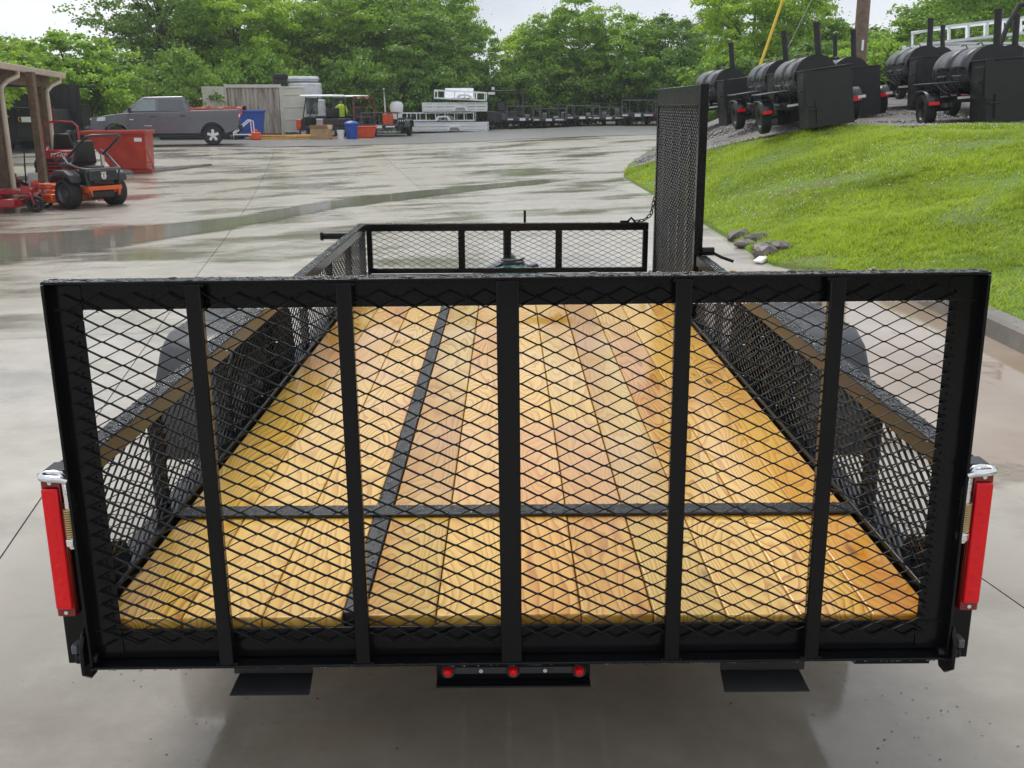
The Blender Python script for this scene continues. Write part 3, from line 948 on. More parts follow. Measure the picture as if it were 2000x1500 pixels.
def scatter(x0, x1, y0, y1, z, n, r0, r1):
    """dart-thrown drops that do not overlap"""
    out, rr = [], []
    cell = {}
    c = r1*2.2
    for i in range(n*3):
        if len(out) >= n:
            break
        r = r0+(r1-r0)*random.random()**2.4
        x, y = random.uniform(x0, x1), random.uniform(y0, y1)
        kx, ky_ = int(x/c), int(y/c)
        ok = True
        for a in (-1, 0, 1):
            for b in (-1, 0, 1):
                for (px, py, pr) in cell.get((kx+a, ky_+b), ()):
                    if (px-x)**2+(py-y)**2 < (.98*(pr+r))**2:
                        ok = False
        if ok:
            cell.setdefault((kx, ky_), []).append((x, y, r))
            out.append((x, y, z)); rr.append(r)
    return out, rr

# deck planks
edges_l = [-.937, -.757, -.577, -.397]
edges_r = [-.349+.1635*k for k in range(8)]+[.937]
for (e, y0, y1) in ((edges_l, .0, LEN-.06), (edges_r, .0, LEN-.06)):
    for a, b in zip(e[:-1], e[1:]):
        g = random.uniform(.002, .004)
        p = MB().b2(a+g/2, b-g/2, y0+random.uniform(0, .008), y1, ZD-.036, ZD+random.uniform(-.0015, .0015))
        p.build('deck_plank', M['wood'], T, bevel=.004)
strip = MB().b2(-.395, -.351, .02, LEN-.05, ZD-.05, ZD+.003)
strip.build('deck_strip', M['black_flat'], T, bevel=.002)
MB().b2(-.955, .955, .575, .645, ZD+.004, ZD+.011).build('deck_hold_down', M['black_flat'], T, bevel=.002)
MB().b2(-.955, .955, LEN-.1, LEN-.055, ZD+.004, ZD+.01).build('deck_hold_down', M['black_flat'], T, bevel=.002)
# frame below the deck
for s in (-1, 1):
    MB().b2(s*.945, s*1.012, .05, LEN, ZB+.005, ZD+.018).build('side_frame', BK, T, bevel=.004)
MB().b2(-.945, .945, -.002, .034, ZB+.005, ZD-.037).build('rear_sill', BK, T, bevel=.003)
MB().b2(-.945, .945, LEN-.05, LEN, ZB+.005, ZD-.004).build('front_sill', BK, T, bevel=.003)
for y in (.6, 1.2, 1.8, 2.4, 3.0, 3.6, 4.2):
    MB().b2(-.944, .944, y, y+.05, ZB+.01, ZD-.04).build('cross_member', M['black_flat'], T)
# corner posts
for s in (-1, 1):
    MB().b2(s*.957, s*1.02, .0, .055, ZB, ZT+.008).build('corner_post', BK, T, bevel=.003)
# side rails, uprights and mesh
node_pts = []
gate_pts = []
RAIL_END = {-1: LEN, 1: 3.25}
for s in (-1, 1):
    MB().b2(s*.968, s*1.02, .057, RAIL_END[s]-.0, ZT-.055, ZT).build('top_rail', BK, T, bevel=.004)
    ys = [.62, 1.3, 2.05, 2.75, 3.2] if s > 0 else [.62, 1.3, 2.05, 2.75, 3.5, 4.2, LEN-.05]
    for y in ys:
        MB().b2(s*.985, s*1.018, y, y+.04, ZD+.02, ZT-.057).build('upright', BK, T, bevel=.003)
    expanded('side_mesh', (s*.974, .07, ZD+.0), (0, 1, 0), (0, 0, 1), RAIL_END[s]-.1, ZT-ZD-.02, T, node_drops=node_pts)
# curved gussets by the rear posts
for s in (-1, 1):
    g = MB()
    out = [(.06, ZD+.02), (.32, ZD+.02), (.30, ZD+.06), (.2, ZD+.10), (.13, ZD+.17), (.1, ZD+.26), (.06, ZD+.28)]
    g.prism(out, s*.98, s*.988)
    g.build('gusset', BK, T, bevel=.002)
# front panel
MB().b2(-.966, .93, LEN-.052, LEN-.0, ZT-.05, ZT-.001).build('top_rail', BK, T, bevel=.004)
MB().b2(-.966, .93, LEN-.045, LEN-.008, ZD+.012, ZD+.045).build('bottom_rail', BK, T, bevel=.003)
for x0, x1 in ((-.966, -.93), (-.35, -.305), (.305, .35), (.895, .93)):
    MB().b2(x0, x1, LEN-.048, LEN-.006, ZD+.046, ZT-.052).build('upright', BK, T, bevel=.003)
expanded('front_mesh', (-.95, LEN-.055, ZD+.03), (1, 0, 0), (0, 0, 1), 1.87, ZT-ZD-.05, T)

# ramp gate
GW, GZ0, GZ1 = .953, .437, 1.305
G = MB().b2(-GW+.001, GW-.001, -.05, -.006, GZ1-.006, GZ1)
G.b2(-GW+.004, GW-.004, -.013, -.006, GZ1-.064, GZ1-.008)
ramp = G.build('ramp_gate', BK, T, bevel=.002)
ramp.rotation_euler = (0, -.0055, 0)
ramp.location.x = .005
ramp['label'] = 'upright mesh ramp gate with five vertical bars at the rear'
MB().b2(-GW+.004, GW-.004, -.013, -.006, GZ0+.008, GZ0+.078).build('bottom_rail', BK, ramp, bevel=.002)
MB().b2(-GW+.002, GW-.002, -.05, -.006, GZ0, GZ0+.006).build('bottom_flange', BK, ramp, bevel=.002)
for s in (-1, 1):
    MB().b2(s*(GW-.066), s*(GW-.004), -.0155, -.0135, GZ0+.012, GZ1-.012).b2(s*(GW-.006), s*GW, -.048, -.006, GZ0+.007, GZ1-.007).build('side_rail', BK, ramp, bevel=.0015)
expanded('gate_mesh', (-GW+.03, -.021, GZ0+.045), (1, 0, 0), (0, 0, 1), 2*GW-.06, GZ1-GZ0-.075, ramp, node_drops=gate_pts)
for x, wd in ((-.65, .031), (-.347, .031), (-.018, .046), (.337, .033), (.647, .031)):
    b = MB().b2(x-wd/2, x+wd/2, -.049, -.045, GZ0+.007, GZ1-.008)
    b.b2(x-wd/2, x-wd/2+.004, -.045, -.026, GZ0+.007, GZ1-.008)
    b.b2(x+wd/2-.004, x+wd/2, -.045, -.026, GZ0+.007, GZ1-.008)
    b.build('gate_bar', BK, ramp, bevel=.0025)
# welds where the strands end on the frame
wb = MB()
for i in range(26):
    x = -GW+.03+.0715*i+.035
    for z in (GZ0+.05, GZ1-.045):
        wb.ball((x+random.uniform(-.002, .002), -.025, z), (.0028, .0018, .0036), 6, 4)
for i in range(23):
    z = GZ0+.075+.033*i
    for s in (-1, 1):
        wb.ball((s*(GW-.048), -.025, z), (.003, .0018, .003), 6, 4)
for x in (-.65, -.347, -.018, .337, .647):
    for z in (GZ0+.008, GZ1-.01):
        for k in range(9):
            wb.ball((x-.02+.005*k, -.0455+random.uniform(-.001, .001), z+random.uniform(-.001, .001)), (.0045, .003, .004), 6, 4)
for s in (-1, 1):
    for k in range(12):
        wb.ball((s*(GW-.064+.005*k), -.0165, GZ1-.063+random.uniform(-.001, .001)), (.0045, .002, .003), 6, 4)
        wb.ball((s*(GW-.064+.005*k), -.0165, GZ0+.079+random.uniform(-.001, .001)), (.0045, .002, .003), 6, 4)
stuff(wb.build('weld_beads', M['black'], ramp))

# tail lights and spring latches
for s in (-1, 1):
    tl = MB().b2(s*.979, s*1.022, -.018, -.001, .546, .874)
    tl = tl.build('tail_light', M['red_dark'], T, bevel=.004)
    MB().b2(s*.982, s*1.019, -.028, -.019, .568, .851).build('lens', M['red_lens'], tl, bevel=.004)
    for k in range(7):
        MB().lathe([(.0, -.0012), (.005, -.001), (.008, 0)], (s*1.0005, -.0281, .598+.037*k), (0, 1, 0), 12).build('led_reflector', M['red_lens'], tl)
    for z in (.558, .863):
        MB().cyl((s*1.0005, -.022, z), (s*1.0005, -.0183, z), .0045, n=10).build('screw', M['chrome'], tl)
    # hook bent over the gate edge
    lt = MB()
    path = []
    for k in range(15):
        a = math.pi*1.35*k/14
        path.append((s*(.985+.026*math.cos(a)), -.03-.03*math.sin(a)*.9, .868))
    path = [(s*.948, .012, .868)]+[(s*.96, -.052, .868), (s*.98, -.058, .868), (s*1.0, -.052, .868), (s*1.012, -.038, .868), (s*1.012, -.018, .868), (s*1.0, -.004, .868), (s*.975, .006, .868), (s*.962, -.004, .866), (s*.958, -.018, .85), (s*.957, -.026, .82)]
    path = [(s*.949, -.056, .88), (s*.958, -.062, .886), (s*.98, -.063, .888), (s*.999, -.057, .888), (s*1.006, -.045, .888), (s*1.0, -.032, .888), (s*.986, -.027, .888), (s*.972, -.028, .886), (s*.962, -.032, .875), (s*.96, -.034, .83), (s*.96, -.034, .74)]
    lt.tube(path, .0075, 10)
    lt = lt.build('gate_latch', M['chrome'], T)
    sp = MB()
    sp.tube([(s*.96+.0105*math.cos(2*math.pi*k/9), -.034+.0105*math.sin(2*math.pi*k/9), .742+.068*k/117) for k in range(118)], .0022, 5)
    sp.build('spring', M['brass_zinc'], lt)
    MB().cyl((s*.96, -.034, .725), (s*.96, -.034, .742), .0145, n=6).cyl((s*.96, -.034, .718), (s*.96, -.034, .725), .0085, n=10).build('nut', M['chrome'], lt, bevel=.002)
    MB().b2(s*.943, s*.977, -.03, -.002, .812, .822).b2(s*.945, s*.957, -.04, -.002, .78, .85).build('latch_bracket', BK, T, bevel=.003)
    # hinge
    hg = MB()
    hg.prism([(-.062, .425), (-.03, .40), (.0, .398), (.012, .42), (.012, .50), (-.012, .525), (-.045, .515), (-.062, .49)], s*.956, s*.966)
    hg.cyl((s*.935, -.03, .452), (s*.985, -.03, .452), .014, n=12)
    hg.build('hinge', BK, T, bevel=.003)
    MB().b2(s*.975, s*.99, -.045, -.012, .468, .488).build('hinge_bolt', M['mid_grey'], T, bevel=.003)
# reflective tape along the sill underside
MB().b2(-.93, -.76, -.012, -.004, .416, .422).build('reflective_tape', M['red_dark'], T)
MB().b2(.76, .93, -.012, .0, .412, .419).build('sill_plate', BK, T)
# marker light bar
mb = MB().b2(-.187, .163, .0, .012, .372, .418).b2(-.187, .163, -.03, .012, .368, .3725)
mb = mb.build('marker_light_bar', BK, T, bevel=.002)
MB().b2(-.165, .142, -.012, -.001, .392, .41).build('marker_bezel', M['dark_grey'], mb, bevel=.003)
for x in (-.16, -.012, .137):
    q = MB().lathe([(.0, -.012), (.0075, -.011), (.0105, -.006), (.011, 0)], (x, -.012, .401), (0, 1, 0), 14)
    q.build('marker_lens', M['red_lens'], mb)
    MB().lathe([(.011, 0), (.0155, -.003), (.0155, .006), (.011, .006)], (x, -.013, .401), (0, 1, 0), 14).build('marker_rim', M['dark_grey'], mb)
for x in (-.085, .06):
    MB().cyl((x, -.015, .402), (x, -.0125, .402), .005, n=8).build('rivet', M['chrome'], mb)
# ramp support feet under the sill
for x0, x1 in ((-.65, -.47), (.462, .655)):
    f = MB()
    sgn = -1 if x0 < 0 else 1
    f.b2(x0, x1, .01, .016, .385, .425)
    f.hexa([(x0+.02*(sgn < 0)*-0, .01, .385), (x1, .01, .385), (x1, .016, .385), (x0, .016, .385)][:0] or [(x0-.004*(sgn > 0)*0, -.045, .362), (x1, -.045, .362), (x1, -.039, .362), (x0, -.039, .362), (x0+.012*(sgn < 0), .008, .386), (x1-.012*(sgn > 0), .008, .386), (x1-.012*(sgn > 0), .015, .386), (x0+.012*(sgn < 0), .015, .386)])
    f.build('support_foot', M['black_flat'], T, bevel=.002)

# fenders and wheels
def tyre_mesh(mb_, c, r, wd, ax=(1, 0, 0), n=28):
    h = wd/2
    mb_.lathe([(r*.62, -h*.8), (r*.72, -h), (r*.9, -h), (r*.985, -h*.78), (r, -h*.35), (r, h*.35), (r*.985, h*.78), (r*.9, h), (r*.72, h), (r*.62, h*.8), (r*.62, -h*.8)], c, ax, n)
    return mb_
def rim_mesh(mb_, c, r, wd, ax=(1, 0, 0), n=24):
    h = wd/2
    mb_.lathe([(.02, -h*.3), (r*.22, -h*.45), (r*.3, -h*.25), (r*.55, -h*.2), (r*.6, -h*.75), (r*.63, -h*.85), (r*.63, h*.85), (r*.6, h*.75), (r*.55, h*.2), (r*.3, h*.25), (r*.22, h*.45), (.02, h*.3)], c, ax, n)
    return mb_
for s in (-1, 1):
    yc = 2.05
    prof = [(-.60, .40), (-.59, .55), (-.545, .70), (-.47, .785), (-.36, .825), (.36, .825), (.47, .785), (.545, .70), (.59, .55), (.60, .40)]
    V, F = [], []
    for x in (1.026, 1.03, 1.28, 1.295, 1.298):
        for a, b in prof:
            k = 0 if x < 1.29 else (.012 if x < 1.297 else .03)
            V.append((s*x, yc+a*(1-k), b-k*.7))
    n = len(prof)
    for i in range(4):
        for j in range(n-1):
            F.append((i*n+j, i*n+j+1, (i+1)*n+j+1, (i+1)*n+j))
    # outer side skirt with a wheel cut-out
    k0 = len(V)
    for a, b in prof:
        V.append((s*1.298, yc+a*.97*.80, .30+(b-.30)*.72))
    for j in range(n-1):
        F.append((4*n+j, 4*n+j+1, k0+j+1, k0+j))
    fo = MB().add(V, F).build('fender', M['grey_fender'], T)
    sol = fo.modifiers.new('thickness', 'SOLIDIFY'); sol.thickness = .004
    wh = tyre_mesh(MB(), (s*1.16, yc, .335), .335, .2).build('wheel', M['rubber'], T)
    rim_mesh(MB(), (s*1.16, yc, .335), .335, .2).build('rim', M['rim_silver'], wh)
MB().cyl((-1.1, 2.05, .33), (1.1, 2.05, .33), .035, n=12).build('axle', M['black_flat'], T)
for s in (-1, 1):
    MB().tube([(s*.9, 1.6, .41), (s*.9, 1.8, .36), (s*.9, 2.05, .34), (s*.9, 2.3, .36), (s*.9, 2.5, .41)], .022, 6).build('leaf_spring', M['black_flat'], T)

# side gate standing at the front right
SGX, SY0, SY1, SZ0, SZ1 = .985, 3.3, LEN-.03, .47, 1.74
G = MB().b2(SGX-.022, SGX+.022, SY0, SY0+.05, SZ0, SZ1)
G.b2(SGX-.02, SGX+.02, SY1-.045, SY1, SZ0, SZ1-.002)
G.b2(SGX-.021, SGX+.021, SY0+.052, SY1-.047, SZ1-.055-.05, SZ1-.003).b2(SGX-.02, SGX+.02, SY0+.052, SY1-.047, SZ0, SZ0+.05)
sg = G.build('side_gate', BK, T, bevel=.003)
sg['label'] = 'tall folded up side ramp gate at the front right corner'
for k in range(4):
    y = SY0+.33+.3*k
    MB().b2(SGX-.006, SGX+.03, y-.012, y+.012, SZ0+.051, SZ1-.107).build('gate_bar', BK, sg, bevel=.003)
expanded('gate_mesh', (SGX-.013, SY0+.05, SZ0+.03), (0, 1, 0), (0, 0, 1), SY1-SY0-.1, SZ1-SZ0-.12, sg)
# hinge pin with handle at the foot of the side gate
MB().cyl((1.0, 3.262, ZT+.02), (1.06, 3.262, ZT+.02), .022, n=12).tube([(1.05, 3.262, ZT+.015), (1.1, 3.25, ZT-.01), (1.16, 3.235, ZT-.03)], .008, 8).build('gate_pin', BK, T)
# chain from the front rail up to the side gate
def chain(pts, parent, name='chain'):
    ch = MB()
    ln_ = [Vector(p) for p in pts]
    d = 0
    for a, b in zip(ln_[:-1], ln_[1:]):
        k = max(1, int((b-a).length/.026))
        for i in range(k):
            c = a.lerp(b, (i+.5)/k)
            dr = (b-a).normalized()
            u = dr.orthogonal().normalized()
            u = u if d % 2 else dr.cross(u)
            ch.tube([c+dr*(.018*math.cos(t))+u*(.010*math.sin(t)) for t in [2*math.pi*q/10 for q in range(10)]], .0038, 5, closed=True)
            d += 1
    return ch.build(name, BK, parent)
chain([(.84, LEN-.02, ZT+.006), (.9, LEN-.02, ZT+.012), (.945, LEN-.03, ZT+.05), (.965, LEN-.04, ZT+.17)], T)
MB().tube([(.79, LEN-.025, ZT+.004), (.815, LEN-.025, ZT+.03), (.84, LEN-.025, ZT+.004)], .008, 8).b2(.74, .80, LEN-.035, LEN-.015, ZT, ZT+.012).build('chain_bracket', BK, T)

# tongue, coupler, jack
for s in (-1, 1):
    MB().hexa([(s*.55, LEN-.6, .37), (s*.62, LEN-.6, .37), (s*.07, LEN+1.2, .37), (s*.0, LEN+1.2, .37), (s*.55, LEN-.6, .45), (s*.62, LEN-.6, .45), (s*.07, LEN+1.2, .45), (s*.0, LEN+1.2, .45)]).build('tongue_beam', BK, T, bevel=.003)
MB().b2(-.05, .05, LEN+1.2, LEN+1.42, .36, .44).ball((0, LEN+1.44, .41), (.06, .07, .055), 12, 8).build('coupler', M['black_flat'], T)
jk = MB().cyl((-.02, LEN+.55, .12), (-.02, LEN+.55, .78), .03, n=14).cyl((-.02, LEN+.55, .02), (-.02, LEN+.55, .06), .085, n=16).cyl((-.02, LEN+.55, .04), (-.02, LEN+.55, .3), .022, n=12)
jk = jk.build('tongue_jack', BK, T)
MB().cyl((-.02, LEN+.55, .76), (.11, LEN+.55, .765), .01, n=8).b2(.1, .118, LEN+.535, LEN+.56, .755, .905).build('crank_handle', BK, jk, bevel=.003)
# teal cover round the coiled light cord on the tongue
tl = MB().lathe([(.0, .0), (.1, 0), (.125, .02), (.12, .05), (.08, .062), (.035, .064)], (.02, LEN+.42, .452), (0, 0, 1), 20).build('cord_reel', M['teal'], T)
MB().tube([(.02+.08*math.cos(a), LEN+.42+.08*math.sin(a), .525+.004*a) for a in [q*.5 for q in range(26)]], .008, 6).build('light_cord', M['dark_grey'], T)
MB().cyl((.13, LEN+.40, .5), (.2, LEN+.42, .52), .026, .02, n=12).build('cord_plug', M['dark_grey'], T)
# spare wheel stub on the left rail
MB().cyl((-1.02, 4.35, ZT-.02), (-1.17, 4.35, ZT-.02), .022, n=14).cyl((-1.17, 4.35, ZT-.02), (-1.185, 4.35, ZT-.02), .03, n=14).build('spare_wheel_stub', BK, T)
# rain beads
P1, r1 = scatter(-GW+.004, GW-.004, -.049, -.007, GZ1+.0002, 1100, .0014, .0115)
drops('rain_beads', P1, np.array(r1), ramp, flat=.4)
P2, r2 = [], []
for s in (-1, 1):
    a, b = scatter(min(s*.97, s*1.018), max(s*.97, s*1.018), .06, RAIL_END[s]-.01, ZT+.0002, 2200, .002, .008)
    P2 += a; r2 += b
    a, b = scatter(min(s*1.035, s*1.28), max(s*1.035, s*1.28), 1.72, 2.38, .826, 1500, .0025, .008)
    P2 += a; r2 += b
a, b = scatter(-.965, .92, LEN-.05, LEN-.002, ZT, 900, .002, .007); P2 += a; r2 += b
a, b = scatter(-.394, -.352, .03, LEN-.06, ZD+.0032, 1500, .002, .006); P2 += a; r2 += b
a, b = scatter(-.95, .95, .577, .643, ZD+.0112, 1600, .002, .007); P2 += a; r2 += b
drops('rain_beads', P2, np.array(r2), T, flat=.42)
# drops hanging from the mesh bonds and along the lower edges
P3, r3, N3 = [], [], []
def mesh_drops(src):
    for p in src:
        if random.random() < .34:
            P3.append(p+np.array((random.uniform(-.004, .004), -.001, -.0022))); r3.append(random.uniform(.0014, .0027)); N3.append((0, -.2, -1))
mesh_drops(node_pts)
drops('rain_beads', P3, np.array(r3), T, N=np.array(N3, float), flat=1.3)
P3, r3, N3 = [], [], []
mesh_drops(gate_pts)
for k in range(330):
    x = random.uniform(-GW, GW)
    P3.append((x, random.choice((-.049, -.03, -.01)), GZ0-.0002)); r3.append(random.uniform(.0015, .003)); N3.append((0, 0, -1))
for k in range(220):
    x = random.uniform(-GW+.06, GW-.06)
    P3.append((x, -.0095, GZ1-.0642)); r3.append(random.uniform(.0012, .0024)); N3.append((0, 0, -1))
for k in range(700):
    x = random.uniform(-GW+.01, GW-.01)
    P3.append((x, -.0132, random.uniform(GZ1-.06, GZ1-.01))); r3.append(random.uniform(.0006, .0018)); N3.append((0, -1, 0))
drops('rain_beads', P3, np.array(r3), ramp, N=np.array(N3, float), flat=1.3)

# ------------------------------------------------------------------ open shed on the left
def P3(x, y, z):
    return (x, y, z)
SHZ = 2.42
shed = thing('open_shed', 'open sided equipment shed with timber posts and beige gutter at the left edge', 'shed', (-9.6, 21, H(-9.6, 21)))
so = Vector(shed.location)
ev0, ev1 = Vector((-8.85, 14.0)), Vector((-11.75, 26.2))     # eave line
ed = (ev1-ev0).normalized()
en = Vector((-ed.y, ed.x))                                  # towards the shed interior
if en.x > 0:
    en = -en
def SL(p2, z):
    return (p2.x-so.x, p2.y-so.y, z-so.z)
roof = MB()
n_r = 34
for i in range(n_r):
    a = ev0.lerp(ev1, i/n_r); b = ev0.lerp(ev1, (i+.82)/n_r); c = ev0.lerp(ev1, (i+1)/n_r)
    for p, q, dz in ((a, b, 0), (b, c, .03)):
        roof.hexa([SL(p, SHZ+.07+dz), SL(q, SHZ+.07+dz), SL(q+en*9, SHZ+1.05+dz), SL(p+en*9, SHZ+1.05+dz), SL(p, SHZ+.1+dz), SL(q, SHZ+.1+dz), SL(q+en*9, SHZ+1.08+dz), SL(p+en*9, SHZ+1.08+dz)])
roof.build('roof', M['roof_metal'], shed, smooth=False)
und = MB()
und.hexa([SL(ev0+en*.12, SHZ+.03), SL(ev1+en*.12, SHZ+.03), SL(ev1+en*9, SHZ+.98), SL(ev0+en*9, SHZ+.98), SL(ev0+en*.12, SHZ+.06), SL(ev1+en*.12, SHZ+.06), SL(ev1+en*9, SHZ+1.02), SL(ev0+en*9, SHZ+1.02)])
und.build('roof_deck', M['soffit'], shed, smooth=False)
gt = MB()
for z0, z1, off in ((SHZ-.02, SHZ+.1, -.12), ):
    p, q = ev0-en*.12, ev1-en*.12
    gt.hexa([SL(p+en*.03, z0), SL(q+en*.03, z0), SL(q+en*.13, z0), SL(p+en*.13, z0), SL(p, z1), SL(q, z1), SL(q+en*.13, z1), SL(p+en*.13, z1)])
gt.build('gutter', M['beige'], shed, bevel=.012)
MB().hexa([SL(ev0+en*.3, SHZ-.26), SL(ev1+en*.3, SHZ-.26), SL(ev1+en*.4, SHZ-.26), SL(ev0+en*.4, SHZ-.26), SL(ev0+en*.3, SHZ+.02), SL(ev1+en*.3, SHZ+.02), SL(ev1+en*.4, SHZ+.05), SL(ev0+en*.4, SHZ+.05)]).build('eave_beam', M['post_wood'], shed)
for i, (t, off, dsp) in enumerate(((.225, .35, True), (.50, .35, True), (.565, -.25, False), (.9, .35, True))):
    p = ev0.lerp(ev1, t)+en*off
    zb = H(p.x, p.y)
    q = MB()
    hw = .078
    q.hexa([SL(p+Vector((a*hw, b*hw)), zb-.05) for a, b in ((-1, -1), (1, -1), (1, 1), (-1, 1))]+[SL(p+Vector((a*hw, b*hw)), SHZ-.02) for a, b in ((-1, -1), (1, -1), (1, 1), (-1, 1))])
    q.build('post', M['post_wood'], shed, bevel=.01)
    if dsp:
        g0 = ev0.lerp(ev1, t)-en*.05+ed*.55
        path = [SL(g0, SHZ-.0), SL(g0, SHZ-.12), SL(g0+en*.18-ed*.2, SHZ-.22), SL(p-en*.16-ed*.02, SHZ-.36), SL(p-en*.16-ed*.02, SHZ-.5), SL(p-en*.16-ed*.02, zb+.14), SL(p-en*.24-ed*.02, zb+.06)]
        MB().tube(path, .052, 8).build('downspout', M['beige'], shed)
# roof truss seen under the eave
for t in (.3, .55, .8, .97):
    a = ev0.lerp(ev1, t)
    tr = MB()
    pts = [a+en*(.4+1.1*k) for k in range(5)]
    for k in range(4):
        z0, z1 = SHZ-.25, SHZ+.02+.1*k
        tr.cyl(SL(pts[k], SHZ-.22), SL(pts[k+1], SHZ-.22), .03, n=6)
        tr.cyl(SL(pts[k], SHZ-.22), SL(pts[k+1], z1+.1), .025, n=6)
        tr.cyl(SL(pts[k+1], z1+.1), SL(pts[k+1], SHZ-.22), .02, n=6)
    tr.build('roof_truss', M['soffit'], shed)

# ------------------------------------------------------------------ mowers
def mower(label, loc, rz, paint, body, rops_up, brand=None, group=None, emblem=False):
    """zero-turn mower; +y is forward, origin on the ground below the rear axle"""
    t = thing('riding_mower', label, 'mower', loc, rz, group)
    for s in (-1, 1):
        wv = tyre_mesh(MB(), (s*.49, 0, .3), .3, .27).build('rear_wheel', M['rubber'], t)
        rim_mesh(MB(), (s*.49, 0, .3), .3, .27).build('rim', M['rim_silver'] if paint is not M['orange'] else M['mid_grey'], wv)
        f = MB()
        f.prism([(-.34, .5), (-.3, .66), (-.1, .74), (.25, .74), (.45, .62), (.5, .5), (.42, .48), (.3, .6), (-.1, .64), (-.26, .58)], s*.36, s*.62)
        f.build('rear_fender', body, t, bevel=.03)
        c = tyre_mesh(MB(), (s*.42, 1.55, .16), .16, .13, n=20).build('caster_wheel', M['rubber'], t)
        rim_mesh(MB(), (s*.42, 1.55, .16), .12, .13, n=16).build('rim', M['rim_black'], c)
        MB().tube([(s*.34, 1.55, .16), (s*.34, 1.5, .34), (s*.42, 1.42, .4), (s*.5, 1.5, .34), (s*.5, 1.55, .16)], .022, 6).b2(s*.37, s*.47, 1.33, 1.47, .36, .5).build('caster_fork', paint, t)
        MB().tube([(s*.26, .55, .92), (s*.3, .72, .9), (s*.3, .78, 1.0), (s*.12, .8, 1.05)], .018, 8).build('control_lever', M['dark_grey'], t)
    fr = MB().b2(-.3, .3, -.42, .9, .3, .42).b2(-.34, .34, .9, 1.4, .34, .42).b2(-.4, .4, 1.3, 1.42, .34, .43)
    fr.build('frame', paint, t, bevel=.015)
    dk = MB()
    dk.prism([(.35, -.62), (1.28, -.62), (1.38, -.45), (1.38, .45), (1.28, .66), (.35, .66)][::1] and [(-.66, .38), (-.6, 1.2), (-.4, 1.3), (.4, 1.3), (.6, 1.2), (.66, .38), (.3, .3), (-.3, .3)], .1, .27, 'xy')
    dk.build('cutting_deck', paint, t, bevel=.03)
    MB().b2(-.5, .5, .55, .95, .271, .33).build('deck_cover', paint, t, bevel=.02)
    eng = MB().b2(-.27, .27, -.4, .12, .44, .72).cyl((0, -.15, .72), (0, -.15, .82), .19, n=16).b2(-.2, -.05, -.47, -.38, .48, .6)
    eng.build('engine', M['dark_grey'], t, bevel=.025)
    MB().b2(-.3, .3, -.5, -.44, .54, .74).build('rear_cover', body, t, bevel=.02)
    MB().b2(-.36, .36, -.53, -.48, .36, .44).b2(-.33, -.28, -.53, -.47, .24, .37).b2(.28, .33, -.53, -.47, .24, .37).build('rear_crossbar', paint, t, bevel=.01)
    MB().b2(-.24, .24, -.46, -.34, .2, .36).build('muffler', M['black_flat'], t, bevel=.03)
    # tubular guard round the engine
    pth = [(-.38, .25, .98), (-.4, .05, .86), (-.4, -.3, .79), (-.36, -.5, .77), (-.22, -.58, .77), (.22, -.58, .77), (.36, -.5, .77), (.42, -.3, .82), (.43, -.05, .98), (.36, .12, 1.1)]
    MB().tube(pth, .027, 8).build('engine_guard', M['mid_grey'] if paint is M['orange'] else paint, t)
    for s in (-1, 1):
        MB().tube([(s*.37, -.48, .77), (s*.35, -.46, .6), (s*.33, -.5, .4), (s*.31, -.52, .24)], .022, 6).build('guard_strut', M['dark_grey'] if paint is M['orange'] else paint, t)
    st = MB()
    st.hexa([(-.24, .22, .74), (.24, .22, .74), (.22, .68, .74), (-.22, .68, .74), (-.26, .22, .86), (.26, .22, .86), (.25, .72, .86), (-.25, .72, .86)])
    st.hexa([(-.26, .1, .84), (.26, .1, .84), (.26, .24, .84), (-.26, .24, .84), (-.17, .0, 1.3), (.17, .0, 1.3), (.18, .1, 1.3), (-.18, .1, 1.3)])
    st.build('seat', M['seat'], t, bevel=.04, seg=3)
    for s in (-1, 1):
        if rops_up:
            MB().tube([(s*.38, -.02, .6), (s*.4, -.05, 1.1), (s*.4, -.08, 1.45), (s*.3, -.09, 1.56), (0, -.09, 1.58)], .028, 8).build('roll_bar', paint if paint is not M['orange'] else M['dark_grey'], t)
    if not rops_up:
        for s in (-1, 1):
            MB().cyl((s*.36, .1, .7), (s*.36, .1, 1.02), .03, n=8).build('roll_bar_post', M['dark_grey'], t)
        MB().tube([(-.36, .1, 1.0), (-.36, -.25, 1.18), (-.36, -.62, 1.38), (-.28, -.68, 1.41), (.28, -.68, 1.41), (.36, -.62, 1.38), (.36, -.25, 1.18), (.36, .1, 1.0)], .026, 8).build('folded_roll_bar', M['dark_grey'], t)
        MB().b2(.33, .38, .04, .08, .8, 1.02).build('tag', M['white'], t)
    if rops_up:
        for k in range(4):
            MB().b2(-.33, .33, -.53, -.5, .4+.075*k, .435+.075*k).build('rear_grille_bar', paint, t, bevel=.008)
        MB().hexa([(-.34, -.5, .72), (.34, -.5, .72), (.34, -.1, .72), (-.34, -.1, .72), (-.3, -.47, .92), (.3, -.47, .92), (.3, -.1, .95), (-.3, -.1, .95)]).build('rear_hood', paint, t, bevel=.03)
    if brand:
        text('lettering', brand, .13, M['white'], t, (0, -.497, .82), (R_(83), 0, 0))
    if emblem:
        e = MB()
        e.tube([(.045*math.cos(a), -.506, .63+.055*math.sin(a)) for a in [q*2*math.pi/20 for q in range(20)]], .012, 6, closed=True)
        e.b2(-.03, -.012, -.512, -.5, .6, .66).b2(.012, .03, -.512, -.5, .6, .66).b2(-.03, .03, -.512, -.501, .62, .637)
        for x in (-.04, 0, .04):
            e.b2(x-.012, x+.012, -.512, -.5, .683, .712)
        e.build('crown_emblem', M['white'], t)
    return t
mower('black and orange riding mower parked outside the shed beside the red hopper', on(-8.35, 18.8), R_(52), M['orange'], M['dark_grey'], False, emblem=True)
